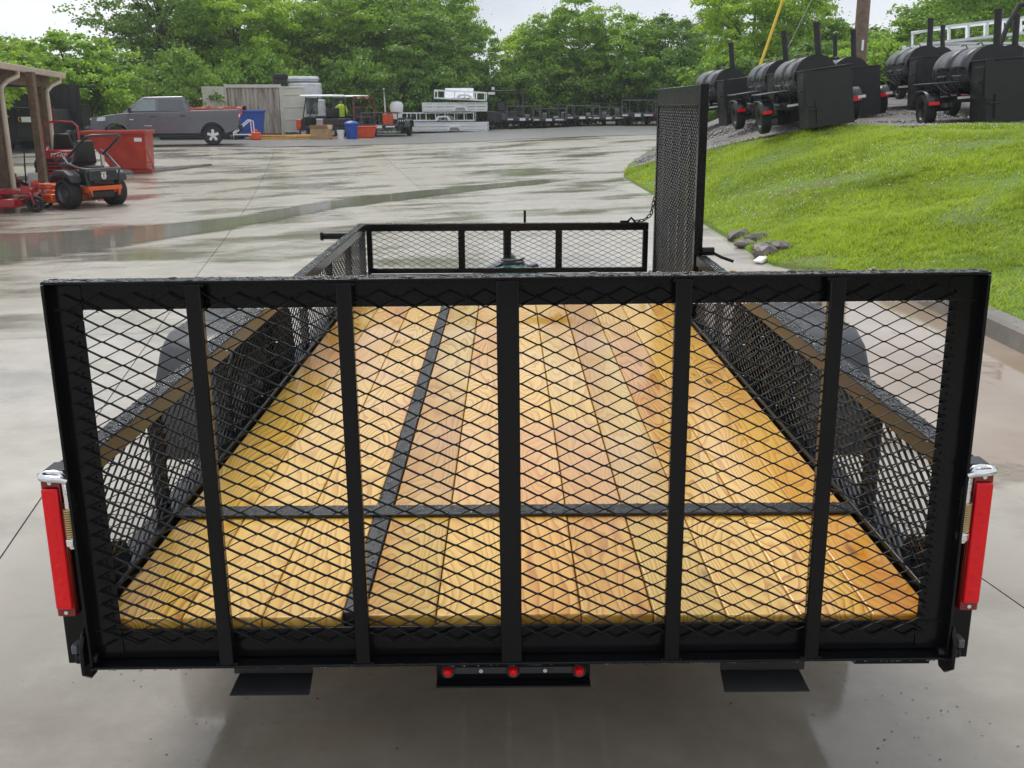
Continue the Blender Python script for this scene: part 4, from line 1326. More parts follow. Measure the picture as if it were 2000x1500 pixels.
mower('red riding mower with raised roll bar behind the shed posts', on(-10.6, 23.0), R_(12), M['red_mower'], M['seat'], True, brand='FERRIS', group='red mowers')
mower('red riding mower at the left edge, front caster wheels showing beside the nearest post', on(-10.75, 18.1), R_(-78), M['red_mower'], M['seat'], True, group='red mowers')
mower('red riding mower deep under the shed roof, half hidden at the left edge', on(-12.6, 21.2), R_(-60), M['red_mower'], M['seat'], True, group='red mowers')
# walk-behind mower
pm_ = thing('push_mower', 'small red push mower with tall black handle between two shed posts', 'mower', on(-10.9, 22.1), R_(25))
MB().prism([(-.28, -.3), (-.24, .28), (0, .36), (.24, .28), (.28, -.3)], .1, .24, 'xy').build('deck', M['red_mower'], pm_, bevel=.03)
MB().cyl((0, 0, .24), (0, 0, .36), .17, n=16).ball((0, 0, .37), (.17, .17, .07), 14, 6).build('engine_cover', M['red_mower'], pm_)
for x in (-.28, .28):
    for y in (-.26, .26):
        tyre_mesh(MB(), (x, y, .11), .11, .06, n=16).build('wheel', M['rubber'], pm_)
MB().tube([(-.24, -.3, .2), (-.22, -.75, .7), (-.2, -1.05, 1.0), (.2, -1.05, 1.0), (.22, -.75, .7), (.24, -.3, .2)], .016, 8).build('handle', M['dark_grey'], pm_)
MB().hexa([(-.2, -.75, .2), (.2, -.75, .2), (.2, -.3, .2), (-.2, -.3, .2), (-.2, -.8, .52), (.2, -.8, .52), (.18, -.35, .4), (-.18, -.35, .4)]).build('grass_bag', M['wrap'], pm_, bevel=.04)

# ------------------------------------------------------------------ red tipping hopper
hp = thing('dump_hopper', 'red steel self dumping hopper behind the orange mower', 'hopper', on(-10.75, 27.4), R_(8))
sh = MB()
# tapered shell: sloping left face, vertical right face
b0 = [(-.25, -.55, .12), (.68, -.55, .12), (.68, .55, .12), (-.25, .55, .12)]
b1 = [(-.95, -.58, 1.12), (.72, -.58, 1.12), (.72, .58, 1.12), (-.95, .58, 1.12)]
sh.hexa(b0+b1)
sh.build('shell', M['hopper'], hp, bevel=.012)
rim = MB()
rim.b2(-1.0, .77, -.63, -.575, 1.06, 1.15).b2(-1.0, .77, .575, .63, 1.06, 1.15).b2(.715, .77, -.575, .575, 1.06, 1.15).b2(-1.0, -.945, -.575, .575, 1.06, 1.15)
rim.build('rim_channel', M['hopper'], hp, bevel=.008)
MB().b2(-.3, .8, -.5, -.38, .0, .119).b2(-.3, .8, .38, .5, .0, .119).build('base', M['hopper'], hp, bevel=.006)
MB().tube([(.7, -.6, .3), (.85, -.6, .3), (.85, -.6, .12), (.72, -.6, .05)], .015, 6).tube([(.72, -.62, .65), (.86, -.62, .22), (.9, -.62, .05)], .012, 6).build('release_handle', M['hopper'], hp)
MB().b2(.42, .62, -.586, -.5805, .86, .96).build('sticker', M['white'], hp)

# ------------------------------------------------------------------ dark dump-body trailers behind the mowers
def dump_body(label, loc, rz, wd, ht, brand=None):
    t = thing('dump_trailer', label, 'trailer', loc, rz, 'black dump trailers behind the shed')
    MB().b2(-wd/2, wd/2, -.05, 0, .55, .55+ht).b2(-wd/2, -wd/2+.05, 0, 3.4, .55, .55+ht).b2(wd/2-.05, wd/2, 0, 3.4, .55, .55+ht).b2(-wd/2, wd/2, 3.35, 3.4, .55, .55+ht).b2(-wd/2, wd/2, 0, 3.35, .5, .56).build('dump_box', M['black_flat'], t, bevel=.01)
    MB().b2(-wd/2-.03, wd/2+.03, -.09, .03, .55+ht, .62+ht).build('top_rail', M['black_flat'], t, bevel=.01)
    for k in range(4):
        x = -wd/2+.1+k*(wd-.2)/3
        MB().b2(x-.03, x+.03, -.09, -.051, .56, .54+ht).build('tailgate_rib', M['black_flat'], t)
    MB().b2(-wd/2+.2, wd/2-.2, .3, 3.3, .36, .49).build('chassis', M['black_flat'], t)
    for s in (-1, 1):
        for y in (1.3, 2.15):
            tyre_mesh(MB(), (s*(wd/2+.14), y, .36), .36, .2, n=18).build('wheel', M['rubber'], t)
        MB().b2(s*(wd/2-.12), s*(wd/2-.04), -.1, -.091, .5, .62).build('tail_light', M['red_lens'], t)
    if brand:
        text('lettering', brand, .22, M['gold'], t, (.2, -.096, .55+ht*.62), (R_(90), 0, 0))
    return t
dump_body('black dump trailer with yellow lettering between the hopper and the pickup nose', on(-17.7, 39.0), R_(12), 1.9, 1.0, 'GATOR')
d2 = dump_body('black dump trailer with white placard and yellow lettering behind the red mower', on(-16.9, 35.0), R_(10), 2.0, .9, 'GATOR')
MB().b2(-.05, .8, -.1, -.092, 1.02, 1.2).build('placard', M['white'], d2)
MB().b2(.9, .98, -.1, -.092, .85, 1.5).build('reflective_stripe', M['red_lens'], d2)
# dark corrugated panels behind
pf = thing('panel_fence', 'tall dark corrugated metal fence behind the shed posts', 'fence', on(-19.5, 37.5), R_(6))
for k in range(26):
    MB().box((-4.2+.3*k, .03*(k % 2), 1.3-.012*k), (.17, .03, 2.6)).box((-4.05+.3*k, .05, 1.3-.012*k), (.13, .03, 2.56)).build('fence_panel', M['black_flat'], pf)
MB().box((0, .12, 2.2), (8.2, .06, .08)).box((0, .12, .5), (8.2, .06, .08)).build('fence_rail', M['black_flat'], pf)

# ------------------------------------------------------------------ grey pickup
def pickup(label, loc, rz):
    t = thing('pickup_truck', label, 'pickup', loc, rz)
    def arch(yc, r=.49, z0=.46, n=10):
        a0 = math.asin((z0-.42)/r)
        return [(yc-r*math.cos(a0+(math.pi-2*a0)*k/n), .42+r*math.sin(a0+(math.pi-2*a0)*k/n)) for k in range(n+1)]
    YF, YR = 1.95, -1.8
    low = [(-2.82, .62), (-2.5, .52)]+arch(YR)+arch(YF)+[(2.66, .44), (2.84, .56), (2.9, .8), (2.88, 1.02), (2.78, 1.12), (2.3, 1.2), (1.85, 1.25), (1.6, 1.28), (-.95, 1.33), (-.97, 1.36), (-2.86, 1.4), (-2.92, 1.34), (-2.88, .9)]
    V, F = [], []
    secs = [(-1.0, .93), (-1.01, 1.0), (-.95, 1.0)]
    body = MB().prism(low, -.985, .985)
    body.build('body', M['truck'], t, bevel=.085, seg=4)
    for s in (-1, 1):
        for yc in (YF, YR):
            pa = [(s*.975, y, z) for y, z in arch(yc, .515, .5)]
            MB().tube(pa, .032, 8).build('wheel_arch', M['truck'], t)
        MB().b2(s*.93, s*.992, -1.28, 1.42, .46, .5).build('sill_trim', M['truck_dark'], t, bevel=.01)
        MB().hexa([(s*.96, 2.35, 1.0), (s*.96, -2.8, 1.07), (s*.96, -2.8, 1.1), (s*.96, 2.35, 1.03), (s*.99, 2.35, 1.01), (s*.993, -2.8, 1.078), (s*.993, -2.8, 1.09), (s*.99, 2.35, 1.02)]).build('body_crease', M['truck'], t)
    cabw = [(1.32, .90, 1.24), (-.60, .90, 1.28)]
    P = [(-.90, 1.72, 1.22), (.90, 1.72, 1.22), (.90, -.96, 1.28), (-.90, -.96, 1.28), (-.70, .80, 1.90), (.70, .80, 1.90), (.70, -.76, 1.93), (-.70, -.76, 1.93)]
    MB().hexa(P).build('cab', M['truck'], t, bevel=.07, seg=3)
    # side glass lies on the cab's sloping sides
    def side(s, y, z):
        k = (z-1.26)/(1.915-1.26)
        return (s*(.90-.20*k+.006), y, z)
    for s in (-1, 1):
        for nm, q in (('front_window', [(1.36, 1.36), (.36, 1.37), (.36, 1.81), (.86, 1.79)]), ('rear_window', [(.26, 1.37), (-.76, 1.39), (-.68, 1.79), (.26, 1.82)])):
            a = [side(s, y, z) for y, z in q]
            b = [(x-s*.02, y, z) for x, y, z in a]
            MB().hexa(b+a).build(nm, M['glass_light'] if nm[0] == 'f' else M['glass'], t)
        MB().hexa([side(s, 1.46, 1.32), side(s, -.9, 1.345), side(s, -.9, 1.365), side(s, 1.43, 1.34)]+[(x+s*.008, y, z) for x, y, z in (side(s, 1.46, 1.32), side(s, -.9, 1.345), side(s, -.9, 1.365), side(s, 1.43, 1.34))]).build('window_trim', M['truck_dark'], t)
        MB().b2(s*.984, s*.992, .305, .317, .5, 1.3).b2(s*.984, s*.992, -.905, -.893, .9, 1.3).b2(s*.984, s*.992, 1.42, 1.432, .62, 1.24).build('door_seam', M['truck_dark'], t)
        MB().b2(s*.98, s*1.0, .4, .62, 1.12, 1.17).build('door_handle', M['truck_dark'], t, bevel=.015)
        MB().b2(s*.98, s*1.0, -.78, -.56, 1.14, 1.19).build('door_handle', M['truck_dark'], t, bevel=.015)
        MB().b2(s*.985, s*.995, .55, .85, .78, .81).build('door_badge', M['chrome'], t)
        MB().b2(s*.985, s*.993, 1.24, 1.4, 1.02, 1.06).build('fender_badge', M['chrome'], t)
        MB().b2(s*.95, s*1.18, 1.3, 1.42, 1.3, 1.52).build('mirror', M['truck_dark'], t, bevel=.04)
        MB().b2(s*.8, s*.97, -2.93, -2.8, .98, 1.34).build('tail_light', M['red_lens'], t, bevel=.02)
        MB().b2(s*.82, s*.985, -2.94, -2.87, 1.1, 1.22).build('reverse_light', M['headlight'], t, bevel=.01)
        MB().hexa([(s*.6, 2.6, .98), (s*.985, 2.3, .98), (s*.99, 2.3, 1.16), (s*.6, 2.62, 1.14), (s*.6, 2.92, .98), (s*.99, 2.66, .98), (s*.99, 2.6, 1.13), (s*.6, 2.9, 1.1)]).build('headlight', M['headlight'], t, bevel=.02)
        MB().b2(s*.72, s*.97, -1.2, 1.4, .36, .44).build('rocker_step', M['truck_dark'], t, bevel=.02)
        for yc in (YF, YR):
            wv = tyre_mesh(MB(), (s*.87, yc, .4), .4, .27, n=32).build('wheel', M['rubber'], t)
            r = MB()
            r.lathe([(.255, 0), (.265, s*.02), (.245, s*.02), (.235, s*-.06), (.05, s*-.06)], (s*.985, yc, .4), (1, 0, 0), 28)
            rr = r.build('rim', M['rim_black'], wv)
            sp = MB()
            for k in range(5):
                a = 2*math.pi*k/5+.3
                c_, s_ = math.cos(a), math.sin(a)
                sp.hexa([(s*.935, yc+.04*c_-.05*s_, .4+.04*s_+.05*c_), (s*.935, yc+.04*c_+.05*s_, .4+.04*s_-.05*c_), (s*.95, yc+.24*c_+.062*s_, .4+.24*s_-.062*c_), (s*.95, yc+.24*c_-.062*s_, .4+.24*s_+.062*c_)]+[(s*.99, yc+.04*c_-.05*s_, .4+.04*s_+.05*c_), (s*.99, yc+.04*c_+.05*s_, .4+.04*s_-.05*c_), (s*.985, yc+.24*c_+.062*s_, .4+.24*s_-.062*c_), (s*.985, yc+.24*c_-.062*s_, .4+.24*s_+.062*c_)])
            sp.cyl((s*.94, yc, .4), (s*.998, yc, .4), .055, n=14)
            sp.build('spokes', M['rim_silver'], wv, bevel=.008)
    MB().hexa([(-.8, 1.65, 1.31), (.8, 1.65, 1.31), (.80, 1.63, 1.29), (-.80, 1.63, 1.29), (-.66, .9, 1.86), (.66, .9, 1.86), (.66, .86, 1.85), (-.66, .86, 1.85)]).build('windscreen', M['glass_light'], t)
    MB().b2(-.66, .66, -.95, -.86, 1.42, 1.8).build('back_window', M['glass'], t)
    MB().b2(-.88, .88, -2.78, -1.02, 1.385, 1.408).build('bed_cover', M['truck_dark'], t)
    MB().b2(-.95, .95, -3.02, -2.86, .58, .8).build('rear_bumper', M['truck_dark'], t, bevel=.04)
    MB().b2(-.96, .96, 2.74, 2.97, .5, .78).build('front_bumper', M['truck'], t, bevel=.06)
    MB().b2(-.62, .62, 2.85, 2.94, .8, 1.08).build('grille', M['chrome'], t, bevel=.03)
    MB().b2(-.85, .85, -2.6, 2.5, .4, .6).build('underbody', M['truck_dark'], t)
    return t
TRX, TRY = -13.15, 38.9
trk = pickup('grey metallic crew cab pickup truck parked across the back of the lot', (TRX, TRY, H(TRX, TRY)+.012), R_(87))
trk.rotation_euler = (0, R_(0), R_(105))
trk.scale = (.94, .93, .95)

# ------------------------------------------------------------------ storage container and yard clutter
def mat_corr():
    mt, t, b, ln = nodes_of('weathered_container_steel')
    N = t.nodes.new
    tcn = N('ShaderNodeTexCoord')
    mp = N('ShaderNodeMapping'); mp.inputs['Scale'].default_value = (3.5, 3.5, .35)
    ln(tcn.outputs['Object'], mp.inputs['Vector'])
    nz = N('ShaderNodeTexNoise'); nz.inputs['Scale'].default_value = 1.6; nz.inputs['Detail'].default_value = 8; nz.inputs['Roughness'].default_value = .7
    ln(mp.outputs[0], nz.inputs['Vector'])
    cr = N('ShaderNodeValToRGB')
    e = cr.color_ramp.elements
    e[0].position = .34; e[0].color = (.14, .075, .045, 1)
    e[1].position = .52; e[1].color = (.46, .44, .38, 1)
    ln(nz.outputs['Fac'], cr.inputs['Fac']); ln(cr.outputs['Color'], b.inputs['Base Color'])
    b.inputs['Roughness'].default_value = .55
    return mt
M['corr'] = mat_corr()
CX, CY = -12.3, 49.6
ct = thing('storage_container', 'cream storage container with open doors and streaked corrugated wall behind the blue bin', 'container', on(CX, CY, .02), R_(9))
wall = MB()
for k in range(14):
    x = -1.25+k*.18
    wall.hexa([(x, .0, .15), (x+.05, -.05, .15), (x+.05, -.02, .15), (x, .03, .15), (x, .0, 2.3), (x+.05, -.05, 2.3), (x+.05, -.02, 2.3), (x, .03, 2.3)])
    wall.b2(x+.05, x+.12, -.05, -.02, .15, 2.3)
    wall.hexa([(x+.12, -.05, .15), (x+.16, .0, .15), (x+.16, .03, .15), (x+.12, -.02, .15), (x+.12, -.05, 2.3), (x+.16, .0, 2.3), (x+.16, .03, 2.3), (x+.12, -.02, 2.3)])
    wall.b2(x+.16, x+.18, .0, .03, .15, 2.3)
wall.build('corrugated_wall', M['corr'], ct, smooth=False)
MB().b2(-1.32, 1.32, -.1, .06, 2.3, 2.45).build('top_beam', M['container'], ct, bevel=.01)
MB().b2(-1.32, 1.32, -.1, .06, .0, .15).build('bottom_beam', M['rust'], ct, bevel=.01)
MB().b2(-1.32, 1.32, .07, 5.9, 2.28, 2.4).b2(-1.32, -1.26, .07, 5.9, .15, 2.28).b2(1.26, 1.32, .07, 5.9, .15, 2.28).b2(-1.32, 1.32, .07, 5.9, .02, .14).build('container_shell', M['container'], ct)
for s in (-1, 1):
    MB().b2(s*1.25, s*1.34, -.12, .08, .05, 2.46).build('corner_post', M['container'], ct, bevel=.01)
def cdoor(hx, ang, wd, nm='door'):
    d = MB()
    rot = Matrix.Rotation(ang, 3, 'Z')
    def b(x0, x1, y0, y1, z0, z1):
        c = rot @ Vector(((x0+x1)/2, (y0+y1)/2, 0))
        d.box((hx+c.x, -.08+c.y, (z0+z1)/2), (x1-x0, y1-y0, z1-z0), rot)
    b(.0, wd, -.02, .02, .2, 2.36)
    for z in (.2, .78, 1.36, 1.94, 2.28):
        b(.0, wd, -.045, -.0205, z, z+.06)
    b(.0, .08, -.05, -.0206, .2, 2.36); b(wd-.08, wd, -.05, -.0206, .2, 2.36)
    o = d.build(nm, M['container'], ct, bevel=.008)
    return o
cdoor(1.36, R_(-14), 1.22)
cdoor(-1.36, R_(180+35), 1.15)
# tyres on the container
ty = tyre_mesh(MB(), (0, 0, .12), .36, .24, (0, 0, 1), 24)
o1 = tag(ty.build('spare_tyre', M['rubber']), 'lower of two black tyres stacked on the container roof', 'tyre', 'tyres on the container')
o1.location = (CX+1.2, CY+.6, H(CX, CY)+2.48)
o2 = o1.copy(); C.objects.link(o2); o2.location = (CX+1.24, CY+.62, H(CX, CY)+2.725); o2.rotation_euler = (0, R_(2), 1)
o2['label'] = 'upper of two black tyres stacked on the container roof'
# wrapped round goods piled behind
for i, (x, y, z, r, hgt, lab) in enumerate(((-10.3, 53.5, 0, .95, .85, 'white plastic wrapped round bundle on the ground behind the golf cart'), (-10.4, 53.5, .87, .92, .95, 'white plastic wrapped bundle in the middle of the pile behind the container door'), (-10.5, 53.5, 1.84, .88, .8, 'white plastic wrapped bundle second from the top of the pile'), (-10.6, 53.5, 2.66, .86, .3, 'thin white wrapped bundle on top of the pile above the container'))):
    b = MB()
    b.lathe([(.02, 0), (r*.9, .02), (r, .12), (r*.97, hgt*.35), (r*1.02, hgt*.5), (r*.97, hgt*.7), (r, hgt-.1), (r*.92, hgt-.02), (.02, hgt)], (0, 0, 0), (0, 0, 1), 22)
    o = b.build('wrapped_bundle', M['wrap'])
    o.location = (x, y, H(x, y)+z)
    tag(o, lab, 'bundle', 'wrapped bundles')
# blue bin
bb = thing('plastic_bin', 'large blue plastic bin in front of the corrugated container wall', 'bin', on(-11.9, 46.6, .012), R_(12))
MB().hexa([(-.62, -.45, .12), (.62, -.45, .12), (.62, .45, .12), (-.62, .45, .12), (-.78, -.55, 1.22), (.78, -.55, 1.22), (.78, .55, 1.22), (-.78, .55, 1.22)]).build('body', M['blue'], bb, bevel=.03)
MB().b2(-.82, .82, -.6, -.52, 1.18, 1.27).b2(-.82, .82, .52, .6, 1.18, 1.27).b2(-.82, -.75, -.52, .52, 1.18, 1.27).b2(.75, .82, -.52, .52, 1.18, 1.27).build('rim', M['blue'], bb, bevel=.01)
for x in (-.5, .5):
    tyre_mesh(MB(), (x, -.4, .07), .07, .05, n=14).build('wheel', M['rubber'], bb)
# hand cart
hc = thing('hand_cart', 'white tubular hand cart standing in front of the blue bin', 'cart', on(-11.75, 45.2, .012), R_(30))
MB().tube([(-.5, 0, .05), (-.52, 0, .2), (.3, 0, .85), (.42, 0, .8), (.45, 0, .1)], .025, 8).tube([(-.5, .4, .05), (-.52, .4, .2), (.3, .4, .85), (.42, .4, .8), (.45, .4, .1)], .025, 8).cyl((.3, 0, .85), (.3, .4, .85), .02, n=8).build('frame', M['white'], hc)
MB().b2(-.5, .45, .0, .4, .2, .24).build('platform', M['alu'], hc)
for x in (-.45, .4):
    for y in (0, .4):
        tyre_mesh(MB(), (x, y, .09), .09, .05, (0, 1, 0), 14).build('wheel', M['rubber'], hc)
# red sphere-like buoys and boxes near the tail of the pickup
rb = thing('gas_can', 'red fuel can on the ground beside the hand cart', 'can', on(-11.1, 44.6, .012), .4)
MB().b2(-.2, .2, -.14, .14, 0, .34).build('body', M['bright_orange'], rb, bevel=.05)
MB().tube([(-.12, 0, .34), (-.1, 0, .42), (.06, 0, .42), (.08, 0, .34)], .02, 6).build('handle', M['bright_orange'], rb)
MB().cyl((.13, 0, .34), (.2, 0, .44), .03, .02, n=8).build('spout', M['dark_grey'], rb)
cb0 = tag(MB().b2(-.3, .3, -.25, .25, 0, .42).b2(-.32, .32, -.42, -.255, .36, .37).build('cardboard_box', M['cardboard'], bevel=.006), 'cardboard box on the ground under the tail of the pickup', 'box')
cb0.location = on(-15.2, 41.6, .012); cb0.rotation_euler = (0, 0, .3)
# lumber: every board a thing of its own
for i in range(9):
    ln_ = random.uniform(2.6, 3.6)
    x, y = -9.6+random.uniform(-.35, .35), 45.2+.22*(i % 3)
    z = .02+.06*(i//3)
    o = MB().b2(-ln_/2, ln_/2, -.09, .09, 0, .05).build('lumber_board', M['lumber'], bevel=.004)
    o.location = on(x, y, z+.012); o.rotation_euler = (0, R_(random.uniform(-1.5, .5)), R_(4+random.uniform(-5, 5)))
    tag(o, 'fresh yellow lumber board lying in the loose pile in front of the container door', 'board', 'yellow lumber boards in the pile')
# pallets under and beside the door
pl = thing('pallet', 'orange brown wooden pallet on the ground at the foot of the container door', 'pallet', on(-10.0, 46.6, .012), R_(8))
for k in range(6):
    MB().b2(-.75+.26*k, -.55+.26*k, -.5, .5, .12, .145).build('deck_board', M['rust'], pl)
for y in (-.45, 0, .45):
    MB().b2(-.75, .75, y-.045, y+.045, .0, .119).build('runner', M['bright_orange'] if y < 0 else M['rust'], pl)
# boxes and buckets by the cart
b1 = thing('cardboard_box', 'open cardboard box on the ground in front of the golf cart', 'box', on(-8.35, 45.4, .012), R_(-8))
MB().b2(-.42, .42, -.3, .3, 0, .46).build('carton', M['cardboard'], b1, bevel=.006)
for s in (-1, 1):
    MB().hexa([(-.42, s*.3, .455), (.42, s*.3, .455), (.42, s*.31, .46), (-.42, s*.31, .46), (-.4, s*.42, .62), (.4, s*.42, .62), (.4, s*.43, .62), (-.4, s*.43, .62)]).build('flap', M['cardboard'], b1)
bk = thing('bucket', 'small white bucket between the cardboard box and the blue tub', 'bucket', on(-7.45, 45.2, .012))
MB().lathe([(.02, 0), (.13, 0), (.16, .36), (.175, .36), (.175, .4), (.15, .4), (.125, .02), (.02, .02)], (0, 0, 0), (0, 0, 1), 18).build('pail', M['white'], bk)
MB().tube([(-.17, 0, .36), (-.12, -.1, .22), (0, -.17, .16), (.12, -.1, .22), (.17, 0, .36)], .008, 5).build('bail', M['chrome'], bk)
bt = thing('waste_tub', 'dark blue round tub with a lid beside the white bucket', 'tub', on(-7.0, 45.5, .012))
MB().lathe([(.02, 0), (.24, 0), (.3, .62), (.02, .62)], (0, 0, 0), (0, 0, 1), 18).build('tub', M['blue'], bt)
MB().lathe([(.32, .62), (.33, .68), (.25, .76), (.02, .8)], (0, 0, 0), (0, 0, 1), 18).build('lid', M['blue'], bt)
ot = thing('plastic_tote', 'orange red plastic tote on the ground below the cluttered black trailer', 'tote', on(-6.75, 47.0, .012), R_(5))
MB().hexa([(-.55, -.32, 0), (.55, -.32, 0), (.55, .32, 0), (-.55, .32, 0), (-.68, -.4, .5), (.68, -.4, .5), (.68, .4, .5), (-.68, .4, .5)]).build('body', M['bright_orange'], ot, bevel=.03)
MB().b2(-.72, .72, -.44, .44, .48, .53).build('rim', M['bright_orange'], ot, bevel=.015)
# red tiled shapes behind the pickup: a tarp-covered stack
rt_ = thing('covered_stack', 'low stack under a ragged red tarp behind the pickup bed', 'stack', on(-14.0, 46.5, .012), R_(6))
MB().b2(-1.8, 1.8, -.7, .7, 0, 1.35).build('pallet_goods', M['navy'], rt_, bevel=.05)
tp = MB()
gx3 = np.linspace(-1.95, 1.95, 22); gy3 = np.linspace(-.85, .85, 10)
V = [(x, y, 1.4+.05*math.sin(x*7+y*3)+.03*math.sin(x*17)-(.3 if abs(y) > .8 else 0)) for y in gy3 for x in gx3]
F = [(j*22+i, j*22+i+1, (j+1)*22+i+1, (j+1)*22+i) for j in range(9) for i in range(21)]
tp.add(V, F).build('tarp', M['red_cloth'], rt_)

# ------------------------------------------------------------------ golf cart, person
gc = thing('golf_cart', 'dark golf cart with white canopy and orange side panel beside the container door', 'cart', on(-8.75, 48.6, .02), R_(68))
MB().b2(-.6, .6, -1.1, 1.15, .32, .5).b2(-.6, .6, -1.15, -.3, .5, .86).build('body', M['dark_grey'], gc, bevel=.05)
MB().hexa([(-.55, .75, .5), (.55, .75, .5), (.5, 1.25, .45), (-.5, 1.25, .45), (-.55, .75, .95), (.55, .75, .95), (.45, 1.15, .75), (-.45, 1.15, .75)]).build('front_cowl', M['dark_grey'], gc, bevel=.06)
MB().b2(-.61, .61, .95, 1.2, .35, .82).build('side_panel', M['bright_orange'], gc, bevel=.04)
MB().b2(-.55, .55, -.45, .1, .86, .98).b2(-.55, .55, -.55, -.43, .9, 1.35).build('seat', M['seat'], gc, bevel=.05)
MB().hexa([(-.62, -.95, 1.86), (.62, -.95, 1.86), (.62, 1.0, 1.86), (-.62, 1.0, 1.86), (-.55, -.85, 1.95), (.55, -.85, 1.95), (.55, .9, 1.95), (-.55, .9, 1.95)]).build('canopy', M['white'], gc, bevel=.04)
for s in (-1, 1):
    MB().tube([(s*.56, .85, .7), (s*.55, .72, 1.3), (s*.53, .6, 1.88)], .025, 8).build('canopy_post', M['black_flat'], gc)
    MB().tube([(s*.56, -.9, .8), (s*.55, -.85, 1.4), (s*.53, -.8, 1.88)], .025, 8).build('canopy_post', M['black_flat'], gc)
    for y in (.8, -.75):
        wv = tyre_mesh(MB(), (s*.5, y, .25), .25, .2, n=18).build('wheel', M['rubber'], gc)
        rim_mesh(MB(), (s*.5, y, .25), .25, .2, n=14).build('rim', M['rim_silver'], wv)
sw = MB()
sw.tube([(-.25+.17*math.cos(a), .48-.05*math.sin(a), 1.12+.16*math.sin(a)) for a in [q*2*math.pi/16 for q in range(16)]], .015, 6, closed=True)
sw.cyl((-.25, .75, .9), (-.25, .49, 1.12), .02, n=8)
sw.build('steering_wheel', M['black_flat'], gc)
MB().b2(-.5, .5, .62, .64, 1.05, 1.8).build('windscreen', M['glass_light'], gc)
# second canopy behind
gc2 = dup(gc, 'second golf cart with white canopy standing behind the first', on(-8.0, 51.6, .02), R_(75), group='golf carts')
gc['group'] = 'golf carts'

def person(label, loc, rz):
    t = thing('person', label, 'person', loc, rz)
    me = bpy.data.meshes.new('body')
    J = {'pel': (0, 0, .95), 'wai': (0, .0, 1.1), 'che': (0, .02, 1.32), 'nec': (0, .03, 1.5), 'head0': (0, .05, 1.58), 'head1': (0, .06, 1.68), 'head2': (0, .05, 1.76),
         'ls': (-.19, .02, 1.42), 'le': (-.27, .05, 1.15), 'lw': (-.2, .28, 1.05), 'lh': (-.17, .36, 1.06), 'rs': (.19, .02, 1.42), 're': (.28, .0, 1.14), 'rw': (.24, .22, .98), 'rh': (.22, .3, .98),
         'lhip': (-.1, 0, .9), 'lk': (-.12, .04, .5), 'la': (-.12, -.02, .1), 'lt': (-.13, .16, .04), 'rhip': (.1, 0, .9), 'rk': (.13, .05, .5), 'ra': (.14, 0, .1), 'rtoe': (.15, .18, .04)}
    rad = {'pel': (.15, .11), 'wai': (.145, .105), 'che': (.17, .115), 'nec': (.055, .055), 'head0': (.07, .085), 'head1': (.078, .095), 'head2': (.055, .065), 'ls': (.07, .07), 'le': (.045, .045), 'lw': (.033, .033), 'lh': (.04, .03), 'rs': (.07, .07), 're': (.045, .045), 'rw': (.033, .033), 'rh': (.04, .03), 'lhip': (.09, .09), 'lk': (.06, .06), 'la': (.045, .045), 'lt': (.04, .03), 'rhip': (.09, .09), 'rk': (.06, .06), 'ra': (.045, .045), 'rtoe': (.04, .03)}
    K = list(J)
    E = [('pel', 'wai'), ('wai', 'che'), ('che', 'nec'), ('nec', 'head0'), ('head0', 'head1'), ('head1', 'head2'), ('che', 'ls'), ('ls', 'le'), ('le', 'lw'), ('lw', 'lh'), ('che', 'rs'), ('rs', 're'), ('re', 'rw'), ('rw', 'rh'), ('pel', 'lhip'), ('lhip', 'lk'), ('lk', 'la'), ('la', 'lt'), ('pel', 'rhip'), ('rhip', 'rk'), ('rk', 'ra'), ('ra', 'rtoe')]
    me.from_pydata([J[k] for k in K], [(K.index(a), K.index(b)) for a, b in E], [])
    o = link('body', me, M['skin'], t)
    sk = o.modifiers.new('skin', 'SKIN')
    for i, k in enumerate(K):
        me.skin_vertices[0].data[i].radius = rad[k]
    me.skin_vertices[0].data[0].use_root = True
    ss_ = o.modifiers.new('sub', 'SUBSURF'); ss_.levels = 2; ss_.render_levels = 2
    # clothes over the body
    MB().lathe([(.165, .92), (.17, 1.0), (.175, 1.2), (.2, 1.36), (.17, 1.46), (.07, 1.53)], (0, .015, 0), (0, 0, 1), 18).tube([(-.17, .02, 1.42), (-.26, .04, 1.22), (-.27, .06, 1.14)], [.085, .075, .07], 10).tube([(.17, .02, 1.42), (.27, .01, 1.22), (.28, .02, 1.13)], [.085, .075, .07], 10).build('shirt', M['hivis'], t)
    MB().tube([(-.09, 0, .98), (-.11, .02, .7), (-.12, .04, .5), (-.12, -.01, .12)], [.115, .105, .085, .075], 12).tube([(.09, 0, .98), (.12, .03, .7), (.13, .05, .5), (.14, .0, .12)], [.115, .105, .085, .075], 12).build('trousers', M['navy'], t)
    MB().lathe([(.1, 1.70), (.105, 1.74), (.09, 1.82), (.04, 1.86), (.005, 1.865)], (0, .05, 0), (0, 0, 1), 16).b2(-.07, .07, .12, .24, 1.705, 1.72).build('cap', M['navy'], t, bevel=.004)
    for s in (-1, 1):
        MB().ball((s*.13+.005, .06, .05), (.055, .14, .05), 12, 6).build('shoe', M['seat'], t)
    return t
person('person in high visibility shirt and dark cap standing behind the golf cart', on(-8.15, 50.1, .02), R_(200))

